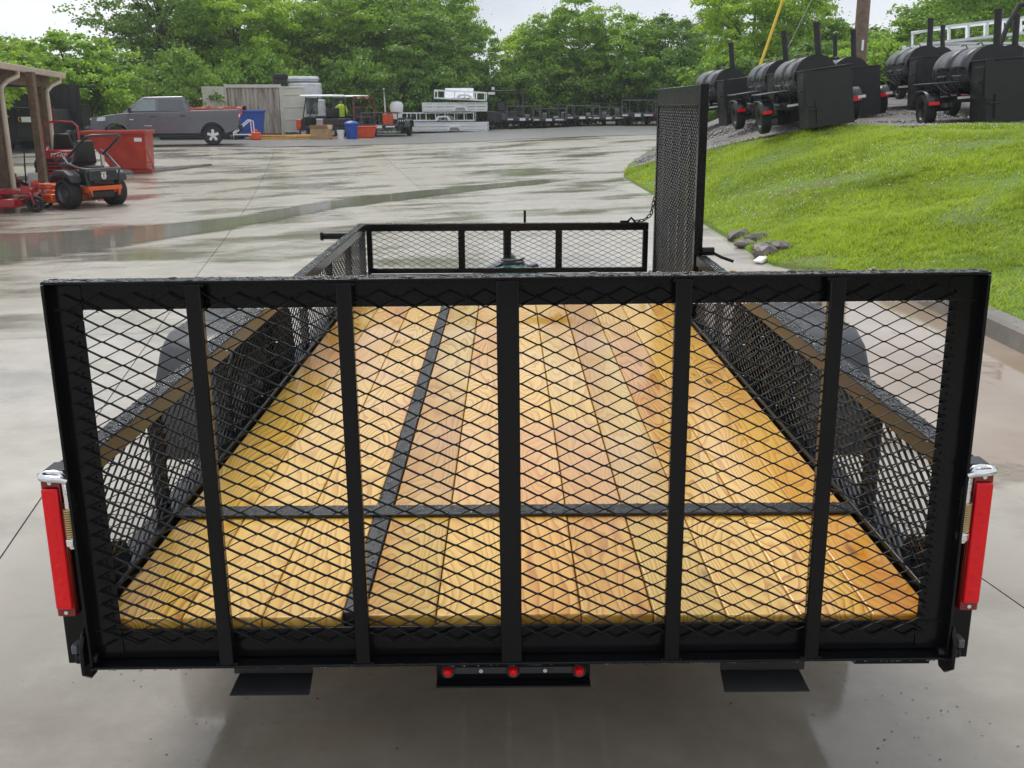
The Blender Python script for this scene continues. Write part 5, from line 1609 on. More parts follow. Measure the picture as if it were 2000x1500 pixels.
# ------------------------------------------------------------------ black utility trailers at the back
def back_trailer(label, loc, rz, group):
    t = thing('small_trailer', label, 'trailer', loc, rz, group)
    w_, l_ = .95, 3.2
    MB().b2(-w_, w_, 0, l_, .42, .5).build('bed', M['black_flat'], t)
    for s in (-1, 1):
        MB().b2(s*(w_-.03), s*(w_+.03), .0, l_, .86, .92).build('side_rail', M['black_flat'], t)
        for k in range(7):
            MB().b2(s*w_-.02, s*w_+.02, .06+k*.51, .1+k*.51, .5, .86).build('upright', M['black_flat'], t)
        fo = MB().prism([(.9, .45), (1.0, .7), (1.15, .82), (1.95, .82), (2.1, .7), (2.2, .45), (2.12, .45), (2.04, .66), (1.92, .76), (1.18, .76), (1.06, .66), (.98, .45)], s*(w_+.05), s*(w_+.3)).build('fender', M['grey_fender'], t)
        wv = tyre_mesh(MB(), (s*(w_+.17), 1.55, .33), .33, .2, n=18).build('wheel', M['rubber'], t)
        MB().b2(s*.72, s*.9, -.03, -.005, .44, .52).build('tail_light', M['red_lens'], t)
    MB().b2(-w_, w_, -.03, 0, .4, .55).build('rear_sill', M['black_flat'], t)
    g = MB().b2(-w_+.04, w_-.04, -.05, -.01, 1.16, 1.21).b2(-w_+.04, w_-.04, -.05, -.01, .56, .61)
    for x in (-w_+.06, w_-.06):
        g.b2(x-.025, x+.025, -.05, -.01, .611, 1.159)
    g.build('ramp_gate', M['mid_grey'], t)
    for k in range(1, 4):
        x = -w_+2*w_*k/4
        MB().b2(x-.012, x+.012, -.04, -.02, .611, 1.159).build('gate_bar', M['mid_grey'], t)
    MB().b2(-.2, .12, -.045, -.031, .42, .56).build('number_plate', M['white'], t)
    MB().b2(.3, .75, -.046, -.032, .46, .53).build('sticker', M['white'], t)
    MB().b2(-.85, -.55, -.046, -.032, .46, .53).build('sticker', M['white'], t)
    MB().hexa([(-.06, l_, .42), (.06, l_, .42), (.04, l_+1.1, .42), (-.04, l_+1.1, .42), (-.06, l_, .5), (.06, l_, .5), (.04, l_+1.1, .5), (-.04, l_+1.1, .5)]).build('tongue', M['black_flat'], t)
    return t
GRP = 'black trailers in a row before the trees'
bt0 = back_trailer('black trailer with upright ramp gate right of the forklift mast', on(.9, 55.5, .015), R_(-4), GRP)
dup(bt0, 'black trailer, second in the row to the right of the forklift', on(2.85, 58.2, .015), R_(6))
dup(bt0, 'black trailer with a low gate in the middle of the row', on(4.15, 55.4, .015), R_(-6), (1, 1, .92))
dup(bt0, 'black trailer third from the right in the row behind the side gate', on(5.75, 58.5, .015), R_(3))
dup(bt0, 'black trailer with the tallest gate, just left of the folded side gate', on(7.0, 54.2, .015), R_(-6), (1, 1, 1.12))
dup(bt0, 'rightmost black trailer of the row, cut off by the folded side gate', on(8.9, 56.0, .015), R_(-4), (1, 1, 1.05))
dup(bt0, 'black trailer squeezed between the first and the third of the row', on(2.3, 54.9, .015), R_(3), (1, 1, .85))
dup(bt0, 'black trailer with the lowest gate, left of the tallest gate', on(5.55, 55.0, .015), R_(-3), (1, 1, .82))
dup(bt0, 'cluttered black trailer with upright gate beside the golf carts', on(-6.1, 48.6, .015), R_(-6), (1, 1, .95))
# machine standing on the cluttered trailer
mc = thing('cement_mixer', 'orange machine with white tank on the cluttered black trailer', 'machine', (-5.8, 49.5, H(-5.8, 49.5)+.52), R_(10))
MB().b2(-.25, .25, -.2, .2, .0, .55).build('motor_box', M['bright_orange'], mc, bevel=.03)
MB().lathe([(.05, .55), (.3, .62), (.34, .95), (.25, 1.1), (.05, 1.15)], (.45, .1, 0), (0, 0, 1), 18).b2(.2, .7, -.1, .3, .3, .56).build('tank', M['white'], mc)
MB().cyl((-.1, .1, .5), (-.14, .1, 1.75), .035, n=8).build('mast', M['white'], mc)
MB().b2(-.9, .6, -.3, .5, 1.62, 1.66).build('canopy', M['dark_grey'], mc)
rk = thing('steel_rack', 'rusty steel rack loaded with brown timber beside the golf cart', 'rack', on(-7.05, 50.4, .015), R_(4))
for x in (-.5, .5):
    for y in (-.35, .35):
        MB().b2(x-.04, x+.04, y-.04, y+.04, 0, 1.75).build('post', M['rust'], rk)
for z in (.9, 1.35, 1.72):
    MB().b2(-.54, .54, -.39, .39, z, z+.05).build('shelf', M['rust'], rk)
for k in range(5):
    MB().b2(-.5+.2*k, -.36+.2*k, -.5, .45, 1.771, 1.9).build('timber', M['cardboard'] if k % 2 else M['rust'], rk)

# forklift
fk = thing('forklift', 'dark forklift with tall mast and white work light between white stack and black trailers', 'forklift', on(-.15, 57.5, .015), R_(-90))
for s in (-1, 1):
    MB().b2(s*.32, s*.42, 1.0, 1.12, .1, 2.2).build('mast_rail', M['dark_grey'], fk)
    MB().b2(s*.2, s*.3, 1.2, 2.2, .12, .17).build('fork', M['dark_grey'], fk)
    for y, r in ((.75, .32), (-.75, .26)):
        tyre_mesh(MB(), (s*.5, y, r), r, .22, n=18).build('wheel', M['rubber'], fk)
    MB().tube([(s*.45, .8, .9), (s*.45, .6, 2.05), (s*.45, -.7, 2.05), (s*.48, -.95, .9)], .035, 8).build('overhead_guard', M['dark_grey'], fk)
MB().b2(-.36, .36, 1.14, 1.2, .2, .8).b2(-.4, .4, 1.0, 1.1, 2.1, 2.2).build('carriage', M['dark_grey'], fk)
MB().b2(-.5, .5, -1.0, .8, .3, .95).build('body', M['dark_grey'], fk, bevel=.05)
MB().b2(-.45, .45, -.7, .55, 2.0, 2.06).build('roof', M['dark_grey'], fk)
MB().b2(-.3, .3, -.4, .1, .95, 1.45).build('seat', M['seat'], fk, bevel=.06)
MB().cyl((.45, -.6, 2.1), (.45, -.6, 2.25), .09, n=12).b2(.3, .6, -.9, -.5, 1.85, 1.98).build('work_light', M['white'], fk)

# ------------------------------------------------------------------ stacked white aluminium trailers
def alu_trailer(label, loc, rz, l_, group, solid, tilt=(0, 0)):
    t = thing('aluminium_trailer', label, 'trailer', loc, rz, group, tilt)
    w_ = .8
    MB().b2(-w_, w_, 0, l_, .0, .07).build('bed', M['alu'], t)
    for s in (-1, 1):
        MB().b2(s*(w_-.02), s*(w_+.03), 0, l_, .40, .46).build('top_rail', M['alu'], t)
        n = int(l_/.5)
        for k in range(n+1):
            y = .03+k*(l_-.06)/n
            MB().b2(s*w_-.02, s*w_+.02, y-.025, y+.025, .07, .4).build('upright', M['alu'], t)
        if solid:
            for k in range(2):
                MB().b2(s*(w_+.02), s*(w_+.035), .02, l_-.02, .09+.16*k, .22+.16*k).build('side_plank', M['white'], t)
        MB().prism([(l_*.4-.42, .02), (l_*.4-.36, .2), (l_*.4-.25, .28), (l_*.4+.25, .28), (l_*.4+.36, .2), (l_*.4+.42, .02), (l_*.4+.3, .02), (l_*.4+.2, .2), (l_*.4-.2, .2), (l_*.4-.3, .02)], s*(w_+.05), s*(w_+.28)).build('fender', M['white'], t)
    for y in (.0, l_-.04):
        MB().b2(-w_, w_, y, y+.04, .36, .42).build('end_rail', M['alu'], t)
    return t
G2 = 'white aluminium trailers in the stack'
bx, by_ = -3.1, 54.5
zb = H(bx, by_)+.02
alu_trailer('white aluminium trailer on the ground, bottom of the stack at the back', (bx+2.1, by_, zb+.05), R_(88), 4.3, G2, True)
alu_trailer('white aluminium trailer reaching furthest left, second from the bottom of the stack', (bx+1.4, by_+.3, zb+.56), R_(88), 4.1, G2, False)
alu_trailer('white slatted trailer third from the bottom of the stack', (bx+2.05, by_+.1, zb+1.06), R_(89), 3.4, G2, True)
alu_trailer('white aluminium trailer tipped on top of the stack', (bx+2.0, by_-.1, zb+1.58), R_(88), 2.7, G2, False, (R_(3), R_(0)))
tg = tag(MB().hexa([(-.75, 0, 0), (.75, 0, 0), (.75, .04, 0), (-.75, .04, 0), (-.75, .45, .5), (.75, .45, .5), (.75, .49, .5), (-.75, .49, .5)]).build('ramp_panel', M['alu'], bevel=.005), 'sloping white ramp panel lying on the topmost white trailer', 'ramp')
tg.location = (bx+.6, by_-.7, zb+1.75); tg.rotation_euler = (0, 0, R_(0))

# ------------------------------------------------------------------ barbecue smoker trailers on the gravel yard
def smoker(label, loc, rz, tilt=(0, 0)):
    """+y is towards the tongue; the firebox hangs behind the axle on the right"""
    t = thing('smoker_trailer', label, 'smoker', loc, rz, 'black barbecue smoker trailers', tilt)
    SM, SW_ = M['smoker'], M['smoker_sheen']
    # barrel
    b = MB()
    b.lathe([(.02, 0), (.37, .0), (.38, .02), (.38, 1.7), (.37, 1.72), (.02, 1.72)], (.16, -.42, .90), (0, 1, 0), 32)
    bo = b.build('barrel', SW_, t)
    for y in (-.32, .02, .36, .70, 1.04):
        MB().lathe([(.381, 0), (.391, .005), (.391, .035), (.381, .04)], (.16, y, .90), (0, 1, 0), 32).build('band', SW_, bo)
    # lids with hinges and handle along the top
    for y0, y1 in ((-.27, .33), (.42, 1.02)):
        d = MB()
        V, F = [], []
        n = 12
        for i in range(n+1):
            a = R_(70+105*i/n)
            for y in (y0, y1):
                V.append((.16+.394*math.cos(a), y, .90+.394*math.sin(a)))
        for i in range(n):
            F.append((2*i, 2*i+1, 2*i+3, 2*i+2))
        d.add(V, F)
        do = d.build('lid', SW_, bo)
        so_ = do.modifiers.new('thickness', 'SOLIDIFY'); so_.thickness = .008
        for y in (y0+.08, y1-.08):
            MB().box((.27, y, .90+.385), (.09, .05, .03)).build('hinge', SM, bo)
        MB().tube([(-.21, y0+.15, .84), (-.27, y0+.15, .83), (-.27, y1-.15, .83), (-.21, y1-.15, .84)], .012, 6).build('lid_handle', M['mid_grey'], bo)
        MB().tube([(.2, (y0+y1)/2, 1.28), (.16, (y0+y1)/2, 1.36), (.08, (y0+y1)/2, 1.34)], .012, 6).build('vent_lever', M['mid_grey'], bo)
    # end plate above the firebox
    e = MB()
    pl_ = [(.16+.41*math.cos(R_(a)), .9+.41*math.sin(R_(a))) for a in range(0, 181, 12)]
    e.prism(pl_, -.46, -.425, 'xz').build('end_plate', SM, t)
    # firebox: tall box with a lip along the near left edge
    MB().b2(-.2, .62, -1.12, -.47, .04, 1.04).build('firebox', SM, t, bevel=.01)
    MB().b2(-.23, -.1, -1.15, -1.121, .42, 1.07).build('firebox_flange', SM, t, bevel=.006)
    MB().b2(-.22, .64, -1.14, -.46, 1.041, 1.06).build('firebox_top', SM, t, bevel=.004)
    MB().b2(-.216, -.2005, -1.02, -.6, .5, .95).build('firebox_door', SM, t, bevel=.006)
    MB().tube([(-.216, -.95, .7), (-.27, -.95, .7), (-.27, -.85, .7)], .015, 6).build('door_latch', SM, t)
    MB().tube([(-.16, -1.121, .36), (-.16, -1.2, .36), (.02, -1.2, .36)], .014, 6).build('draft_lever', SM, t)
    MB().b2(-.06, .0, -1.16, -1.121, .12, .5).build('door_hinge', SM, t)
    # chimney
    MB().cyl((.26, -.36, 1.2), (.26, -.36, 1.86), .06, n=16).cyl((.26, -.36, 1.8), (.26, -.36, 1.87), .066, n=16).build('chimney', SM, t)
    # folding shelf on the left
    MB().b2(-.84, -.2, -.34, .5, .72, .745).build('shelf', M['smoker_sheen'], t, bevel=.006)
    for y in (-.3, .6):
        MB().cyl((-.78, y*.8, .72), (-.36, y*.8, .44), .012, n=6).build('shelf_brace', SM, t)
    # chassis, tongue
    MB().b2(-.45, .62, -.45, 1.5, .40, .48).build('chassis', SM, t)
    for s in (-1, 1):
        MB().hexa([(.1+s*.5, 1.45, .39), (.1+s*.43, 1.45, .39), (.1-s*.02, 2.7, .39), (.1+s*.05, 2.7, .39), (.1+s*.5, 1.45, .46), (.1+s*.43, 1.45, .46), (.1-s*.02, 2.7, .46), (.1+s*.05, 2.7, .46)]).build('tongue', SM, t)
        for yy in (0, 1.0):
            MB().b2(.1+s*.3-.03, .1+s*.3+.03, yy, yy+.06, .48, .62).build('cradle', SM, t)
        x = .1+s*.83
        wv = tyre_mesh(MB(), (x, .1, .285), .285, .19, n=24).build('wheel', M['rubber'], t)
        rim_mesh(MB(), (x, .1, .285), .27, .19, n=20).build('rim', M['rim_black'], wv)
        f = MB()
        pr_ = [(-.36, .34), (-.35, .48), (-.26, .58), (-.14, .62), (.14, .62), (.26, .58), (.35, .48), (.36, .34)]
        V = [(x-s*.12 if q == 0 else x+s*.12, .1+a, b) for q in (0, 1) for a, b in pr_]
        F = [(i, i+1, 8+i+1, 8+i) for i in range(7)]
        f.add(V, F)
        fo = f.build('fender', SW_, t)
        sd = fo.modifiers.new('thickness', 'SOLIDIFY'); sd.thickness = .012
        MB().b2(x-.09, x+.09, -.295, -.265, .37, .43).build('tail_light', M['red_lens'], t, bevel=.006)
        MB().cyl((.1+s*.4, .1, .285), (x, .1, .285), .03, n=8).build('axle', SM, t)
    MB().b2(.78, .9, -.48, -.44, .42, .47).build('reflector', M['red_lens'], t)
    MB().b2(.9, 1.04, -.48, -.44, .42, .47).build('reflective_tape', M['white'], t)
    MB().b2(-.4, -.1, -.47, -.45, .45, .49).build('number_plate', M['white'], t)
    return t
def onT(x, y, dz=.02):
    return (x, y, H(x, y)+dz)
s0 = smoker('smoker trailer with its wheel at the grass edge, nearest the folded side gate', onT(5.2, 16.4), R_(-1), (0, R_(-8)))
s0.scale = (.92, .92, .92)
def sm(label, x, y, rz, sc_=.92, tl=-5):
    return dup(s0, label, onT(x, y), R_(rz), (sc_, sc_, sc_), tilt=(0, R_(tl)))
sm('largest smoker trailer in front, at the top of the grass near the right edge', 7.75, 15.6, -2, .95, -4)
sm('smoker trailer half hidden behind the smoker nearest the side gate', 5.3, 18.9, 0, .92, -8)
sm('leftmost smoker trailer, right behind the top of the folded side gate', 5.0, 22.6, 6, .96, -7)
sm('smoker trailer showing its right wheel and reflective tape in the middle of the row', 6.95, 20.0, -5, .92, -6)
sm('smoker trailer with tall chimney parked behind, left of the largest smoker', 8.85, 21.2, -4, .98, -3)
sm('smoker trailer cut off by the right edge of the picture', 9.3, 18.3, -2, .95, -3)
sm('smoker trailer at the back, only its barrel and chimney showing beside the pole', 8.5, 26.5, 4)
sm('smoker trailer in the back row right of the wooden pole', 10.9, 25.5, 4)
# bent pipe frame behind the largest smoker
hf = tag(MB().tube([(-.3, 0, 0), (-.3, 0, 1.15), (-.18, .0, 1.55), (-.02, 0, 1.9), (.48, 0, 1.95), (.32, 0, 1.6), (.2, 0, 1.2), (.2, 0, 0)], .045, 8).b2(-.45, .35, -.3, .3, -.02, .05).build('pipe_frame', M['black_flat']), 'bent black pipe frame standing behind the largest smoker', 'frame')
hf.location = onT(8.65, 16.2)
hf.scale = (1, 1, 1.0)
# white aluminium trailers stacked behind the smokers
G3 = 'white trailers behind the smokers'
ax_, ay_ = 13.6, 28.0
az = H(ax_, ay_)
alu_trailer('lower white aluminium trailer in the stack behind the smokers', (ax_+2.6, ay_, az+.35), R_(86), 5.0, G3, True, (R_(0), 0))
alu_trailer('white aluminium trailer in the middle of the stack behind the smokers', (ax_+3.2, ay_-.1, az+.84), R_(86), 5.4, G3, True)
alu_trailer('topmost white aluminium trailer at the upper right, its long rail rising to the right', (ax_+3.6, ay_-.2, az+1.82), R_(86), 5.6, G3, False, (R_(-6), 0))
st = thing('timber_blocking', 'stacked timber blocks under the white trailers behind the smokers', 'timber', (ax_+.6, ay_+.2, az), 0)
for k, x in enumerate((-1.5, .2, 1.9)):
    MB().b2(x-.1, x+.1, -.8, .8, 0, .17).b2(x-.1, x+.1, -.8, .8, .172, .34).build('block', M['post_wood'], st)

# ------------------------------------------------------------------ utility pole and guy wires
up_ = thing('utility_pole', 'brown wooden utility pole behind the smokers, rising out of the picture', 'pole', on(10.55, 30.0))
MB().cyl((0, 0, -.2), (.0, 0, 13), .21, .14, n=18).build('pole_shaft', M['pole_wood'], up_)
MB().b2(-.03, .03, -.23, -.205, 1.4, 1.7).build('pole_tag', M['alu'], up_)
MB().box((0, 0, 12.2), (2.4, .12, .14)).build('crossarm', M['pole_wood'], up_)
gw = thing('guy_wire', 'yellow guy wire guard slanting up beside a smoker chimney', 'guy wire', on(6.75, 28.0))
tp_ = Vector((10.55-6.75, 2.0, 12.6-H(6.75, 28)))
dv = tp_.normalized()
a0 = Vector((0, 0, 0))
MB().cyl(a0, dv*4.2, .042, n=8).build('guard', M['yellow'], gw)
MB().cyl(dv*4.2, tp_, .012, n=5).build('wire', M['rope'], gw)
g2 = tag(MB().cyl((0, 0, 0), Vector((10.55-7.3, 1.2, 8.0-H(7.3, 28.8))), .012, n=5).build('stay_wire', M['rope']), 'thin grey stay wire right of the yellow guard', 'wire')
g2.location = on(7.3, 28.8)

# ------------------------------------------------------------------ trees and shrubs
def rot_to(n):
    """frames for leaf cards: two axes perpendicular-ish to random normals"""
    A = np.cross(n, np.array([.31, .22, .93])); A /= np.linalg.norm(A, axis=1)[:, None]+1e-9
    return A, np.cross(n, A)
def crown_mesh(name, seed, h, r, z0, ncl, nlf, leaf, mt, flat=1.0, cone=False):
    g = np.random.default_rng(seed)
    # clump centres through the crown volume, denser to the outside
    c = []
    while len(c) < ncl:
        p = g.uniform(-1, 1, 3)
        q = np.linalg.norm(p)
        if q > 1 or q < .25:
            continue
        a = math.atan2(p[1], p[0])
        lob = 1+.22*math.sin(3*a+seed)+.16*math.sin(5*a+2*seed+3*p[2])
        if cone:
            lob *= 1.05-.5*(p[2]+1)/2
        if g.random() > q**1.5+.1:
            continue
        c.append((p[0]*r*lob, p[1]*r*lob, z0+(h-z0)*(p[2]*.5+.5)))
    c = np.array(c)
    rad = r*g.uniform(.07, .2, ncl)
    k = g.integers(0, ncl, nlf)
    d = g.normal(0, 1, (nlf, 3)); d /= np.linalg.norm(d, axis=1)[:, None]
    d[:, 2] = np.abs(d[:, 2])*.9-.25
    rr = rad[k]*g.uniform(.45, 1.0, nlf)**.6
    P = c[k]+d*rr[:, None]*np.array([1.15, 1.15, .85*flat])
    P[: nlf//5] += g.normal(0, r*.07, (nlf//5, 3))
    nrm = d*.7+g.normal(0, .6, (nlf, 3))+np.array([0, 0, .45]); nrm /= np.linalg.norm(nrm, axis=1)[:, None]
    A, B = rot_to(nrm)
    th = g.uniform(0, 2*np.pi, nlf)[:, None]
    A2 = A*np.cos(th)+B*np.sin(th); B2 = -A*np.sin(th)+B*np.cos(th)
    L_ = leaf*g.uniform(.6, 1.35, nlf)[:, None]; Wd = L_*.36
    tip = P+A2*L_-nrm*L_*.22
    m1 = P+A2*L_*.45+B2*Wd; m2 = P+A2*L_*.45-B2*Wd
    V = np.stack([P, m1, tip, m2], 1).reshape(-1, 3)
    F = np.arange(nlf*4).reshape(-1, 4)
    me_o = npmesh(name, V, F, mt)
    me = me_o.data
    bpy.data.objects.remove(me_o)
    return me, c
def trunk_mesh(name, seed, h, r, z0, c, tr):
    rnd = random.Random(seed)
    mbt = MB()
    pts = [Vector((0, 0, -.3))]
    for k in range(1, 7):
        pts.append(Vector((rnd.uniform(-.12, .12)*k*.3, rnd.uniform(-.12, .12)*k*.3, h*.82*k/6)))
    mbt.tube(pts, [tr*1.25, tr, tr*.85, tr*.68, tr*.5, tr*.32, tr*.12], 9)
    idx = list(range(len(c))); rnd.shuffle(idx)
    for i in idx[:26]:
        e = Vector(c[i])
        k = min(5, max(1, int((e.z*.72)/(h*.82)*6)))
        s_ = pts[k]
        mid = s_.lerp(e, .5)+Vector((0, 0, .12*(e-s_).length))
        mbt.tube([s_, mid, e], [tr*.3, tr*.18, tr*.05], 5)
    return mbt.mesh(name)
PROTO = {}
def proto(key, seed, h, r, z0, ncl, nlf, leaf, mt, tr, cone=False, flat=1.0):
    cm, c = crown_mesh('crown', seed, h, r, z0, ncl, nlf, leaf, mt, flat, cone)
    PROTO[key] = (cm, trunk_mesh('trunk', seed, h, r, z0, c, tr), h, r)
proto('maple', 3, 9, 3.2, 1.6, 330, 38000, .155, M['leaf'], .2)
proto('maple2', 8, 9, 3.2, 1.2, 300, 36000, .155, M['leaf'], .2)
proto('bright', 14, 9, 3.0, 1.0, 300, 34000, .16, M['leaf_yellow'], .18)
proto('dark', 21, 9, 3.0, 1.0, 320, 34000, .15, M['leaf_dark'], .2)
proto('wispy', 33, 11, 3.6, 3.4, 230, 15000, .16, M['leaf_dark'], .16)
proto('shrub', 41, 3, 2.2, .0, 150, 16000, .125, M['leaf'], .07)
proto('shrub_dark', 47, 3, 2.2, .0, 150, 16000, .125, M['leaf_dark'], .07)
proto('frond', 53, 6, 2.6, 1.4, 130, 14000, .2, M['leaf'], .1, flat=.6)
def tree(key, x, y, h, r, rz, label, group, name='broadleaf_tree'):
    cm, tm, h0, r0 = PROTO[key]
    zg = H(x, y) if y < 60 else float(hz(x, y))+.012*max(0, y-75)
    t = thing(name, label, 'shrub' if 'shrub' in name else 'tree', (x, y, zg-.05), rz, group)
    t.scale = (r/r0, r/r0, h/h0)
    link('trunk', tm, None, t)
    link('crown', cm, None, t)
    return t
for k in PROTO:
    PROTO[k][1].materials.append(M['bark'])
# (kind, image column it shows in, distance, height, radius, turn, label)
TREES = [
 ('frond', -17.9, 33, 4.0, 1.9, .3, 'tree with drooping fronds at the left edge above the shed roof'),
 ('bright', -20.9, 41, 4.3, 2.4, 1.1, 'bright green tree behind the shed roof at the far left'),
 ('frond', -20.0, 47, 4.9, 2.8, 2.2, 'tree with long leaf fronds above the bonnet of the pickup'),
 ('maple', -25.5, 55, 4.8, 3.4, .7, 'broad green tree behind the left end of the pickup'),
 ('wispy', -18.9, 57, 10.6, 4.2, 1.9, 'tall loose dark tree with open branches above the pickup cab'),
 ('dark', -19.0, 60, 7.4, 3.8, .2, 'dark green tree below the tall loose tree'),
 ('bright', -14.9, 58, 8.6, 3.4, 2.8, 'bright yellow green tree above the pickup bed'),
 ('maple2', -16.9, 63, 9.3, 3.4, 4.0, 'tree behind the bright one above the pickup bed'),
 ('maple', -12.2, 62, 7.4, 3.0, 5.1, 'green tree right above the storage container'),
 ('maple2', -10.4, 66, 9.0, 2.8, 1.4, 'tall tree behind the wrapped bundles'),
 ('bright', -9.4, 61, 8.2, 3.0, 3.3, 'lighter green tree above the golf carts'),
 ('maple', -6.2, 63, 9.6, 3.8, .9, 'large dense tree left of the sky gap'),
 ('dark', -4.4, 60, 7.0, 2.8, 2.4, 'dark tree behind the white trailer stack'),
 ('maple2', -3.9, 64, 8.6, 2.6, 3.9, 'tree beside the sky gap, above the white trailer stack'),
 ('shrub', -1.2, 66, 3.2, 2.4, 1.2, 'low tree filling the bottom of the sky gap'),
 ('bright', 1.3, 63, 5.8, 2.3, 4.4, 'bright tree just right of the sky gap'),
 ('maple', 4.3, 62, 7.4, 3.0, 2.1, 'rounded green tree above the row of black trailers'),
 ('maple2', 7.2, 61, 6.1, 2.8, .4, 'green tree above the right end of the trailer row'),
 ('dark', 9.6, 62, 6.4, 2.5, 3.0, 'dark green tree left of the folded side gate top'),
 ('maple', 12.0, 63, 5.0, 2.6, 5.5, 'lower tree behind the top of the folded side gate'),
 ('wispy', 13.0, 66, 6.8, 2.6, .8, 'thin leaved tree behind the leftmost smoker'),
 ('bright', 12.0, 50, 7.6, 2.9, 1.7, 'bright tree behind the yellow guy wire guard'),
 ('maple2', 14.6, 53, 7.0, 2.5, 3.5, 'tree between the guy wire and the wooden pole'),
 ('maple', 17.4, 55, 5.4, 2.5, .1, 'tree directly behind the wooden pole'),
 ('bright', 16.9, 46, 4.3, 2.2, 2.6, 'low bright tree right of the wooden pole'),
 ('maple', 20.4, 45, 7.4, 3.0, 4.8, 'large tree above the smokers at the upper right'),
 ('maple2', 25.0, 48, 7.4, 3.2, 1.0, 'large tree at the upper right corner'),
 ('dark', 22.6, 52, 6.6, 3.0, 3.8, 'dark tree behind the white trailers at the right'),
 ('maple', 28.0, 50, 9.2, 3.8, 2.0, 'tree cut off by the right edge of the picture'),
 ('dark', -30.0, 60, 5.0, 4.0, 2.0, 'dark tree far left behind the fence'),
]
for k, x, y, h_, r_, rz, lab in TREES:
    tree(k, x, y, h_, r_, rz, lab, 'trees around the lot')
SHR = [
 ('shrub', -18.4, 45.0, 3.4, 2.2, .2, 'leafy shrub behind the pickup bonnet'),
 ('shrub_dark', -15.6, 50.5, 4.2, 2.6, 1.4, 'dark shrub behind the pickup cab'),
 ('shrub', -13.6, 54.5, 4.4, 2.6, 2.6, 'green shrub behind the container'),
 ('shrub_dark', -8.6, 58, 4.6, 2.8, 3.7, 'dark undergrowth behind the golf carts'),
 ('shrub_dark', -5.4, 57.5, 4.0, 2.6, 4.4, 'dark undergrowth left of the white trailer stack'),
 ('shrub_dark', -2.2, 60.5, 4.2, 2.8, .9, 'dark undergrowth right behind the white trailer stack'),
 ('shrub_dark', 1.0, 60.5, 4.0, 2.6, 5.4, 'dark undergrowth behind the forklift'),
 ('shrub_dark', 4.0, 60.5, 4.2, 2.8, 2.2, 'dark undergrowth behind the middle black trailers'),
 ('shrub_dark', 7.2, 60.0, 4.2, 2.8, 3.2, 'dark undergrowth behind the right black trailers'),
 ('shrub_dark', 10.2, 59.0, 4.2, 2.8, .5, 'dark undergrowth behind the folded side gate'),
 ('shrub', 10.2, 46.0, 3.4, 2.4, 1.9, 'green shrub behind the leftmost smoker barrel'),
 ('shrub_dark', 12.9, 45.0, 3.6, 2.6, 4.1, 'dark shrub behind the two front smokers'),
 ('shrub', 15.2, 42.0, 3.2, 2.4, 5.0, 'green shrub at the foot of the wooden pole'),
 ('shrub_dark', 18.4, 41.0, 3.8, 2.6, .6, 'dark shrub behind the largest smoker'),
 ('shrub', 21.6, 40.0, 4.0, 2.8, 2.9, 'green shrub behind the white trailers on the right'),
 ('shrub_dark', -21.5, 43.0, 3.8, 2.6, 1.1, 'dark shrub behind the corrugated fence'),
 ('shrub', -24.5, 46.0, 4.2, 2.8, 3.1, 'green shrub at the left behind the fence'),
]
for k, x, y, h_, r_, rz, lab in SHR:
    tree(k, x, y, h_, r_, rz, lab, 'shrubs below the trees', 'leafy_shrub')
# far wood behind everything: one mass nobody could count
fwm, _ = crown_mesh('far_wood', 77, 5.5, 1, 0, 10, 10, .3, M['leaf_dark'])
g = np.random.default_rng(5)
nl = 60000
X = g.uniform(-75, 65, nl); Y = g.uniform(72, 80, nl)
top = 3.0+.9*np.sin(X*.31+1)+1.1*np.sin(X*.83)+.7*np.sin(X*1.9)
top *= .6+.4*np.clip(np.abs(X+1.6)/4, 0, 1)
Z = top*g.uniform(0, 1, nl)**.8+.3
P = np.stack([X, Y, Z], 1)
nn = g.normal(0, 1, (nl, 3))+np.array([0, -.5, .6]); nn /= np.linalg.norm(nn, axis=1)[:, None]
A, B = rot_to(nn)
s_ = g.uniform(.25, .5, nl)[:, None]
V = np.stack([P-A*s_, P+B*s_*.4, P+A*s_, P-B*s_*.4], 1).reshape(-1, 3)
bpy.data.meshes.remove(fwm)
fo = npmesh('far_wood', V, np.arange(nl*4).reshape(-1, 4), M['leaf_dark'])
stuff(fo, 'dark mass of woodland beyond the trees at the back'); fo['category'] = 'woodland'

# ------------------------------------------------------------------ grass and clover on the bank, rocks, litter
g = np.random.default_rng(9)
def bank_pts(n, y0, y1, smax=9):
    y = g.uniform(y0, y1, n); s = g.uniform(.0, 1, n)*smax
    x = xe(y)+.03+s
    keep = y < gravel_y(x)+.22*np.sin(x*3.1)+.15*np.sin(x*7.7)-.05
    return x[keep], y[keep]
def bank_z(x, y):
    s = x-xe(y)
    return hz(x, y)+(.02*np.sin(x*2.1+y*1.3)+.012*np.sin(x*1.1-y*2.7)+.012*np.sin(x*4.3+y*3.9))*sst(.1, .8, s)
xs, ys = [], []
for n, a, b in ((60000, -3, 3.6), (80000, 3.5, 7), (330000, 6.5, 11), (330000, 11, 22)):
    x, y = bank_pts(n, a, b); xs.append(x); ys.append(y)
x = np.concatenate(xs); y = np.concatenate(ys)
patch = np.sin(x*1.7+y*.9)*np.sin(x*.8-y*1.6)+.5*np.sin(x*3.9+y*2.2)
bare = np.sin(x*2.3+1.7*np.sin(y*1.1))*np.sin(y*1.9+1.3*np.sin(x*1.7))
keep = g.random(len(x)) < np.clip(.95+.35*patch-np.clip(bare-.5, 0, 1)*2.0, .12, 1)
x, y, patch = x[keep], y[keep], patch[keep]
z = bank_z(x, y)
n = len(x)
clump = np.sin(x*11+3*np.sin(y*7))*np.sin(y*9+2*np.sin(x*8))
hgt = g.uniform(.018, .058, n)*(1+.3*patch)*(1+.5*clump)
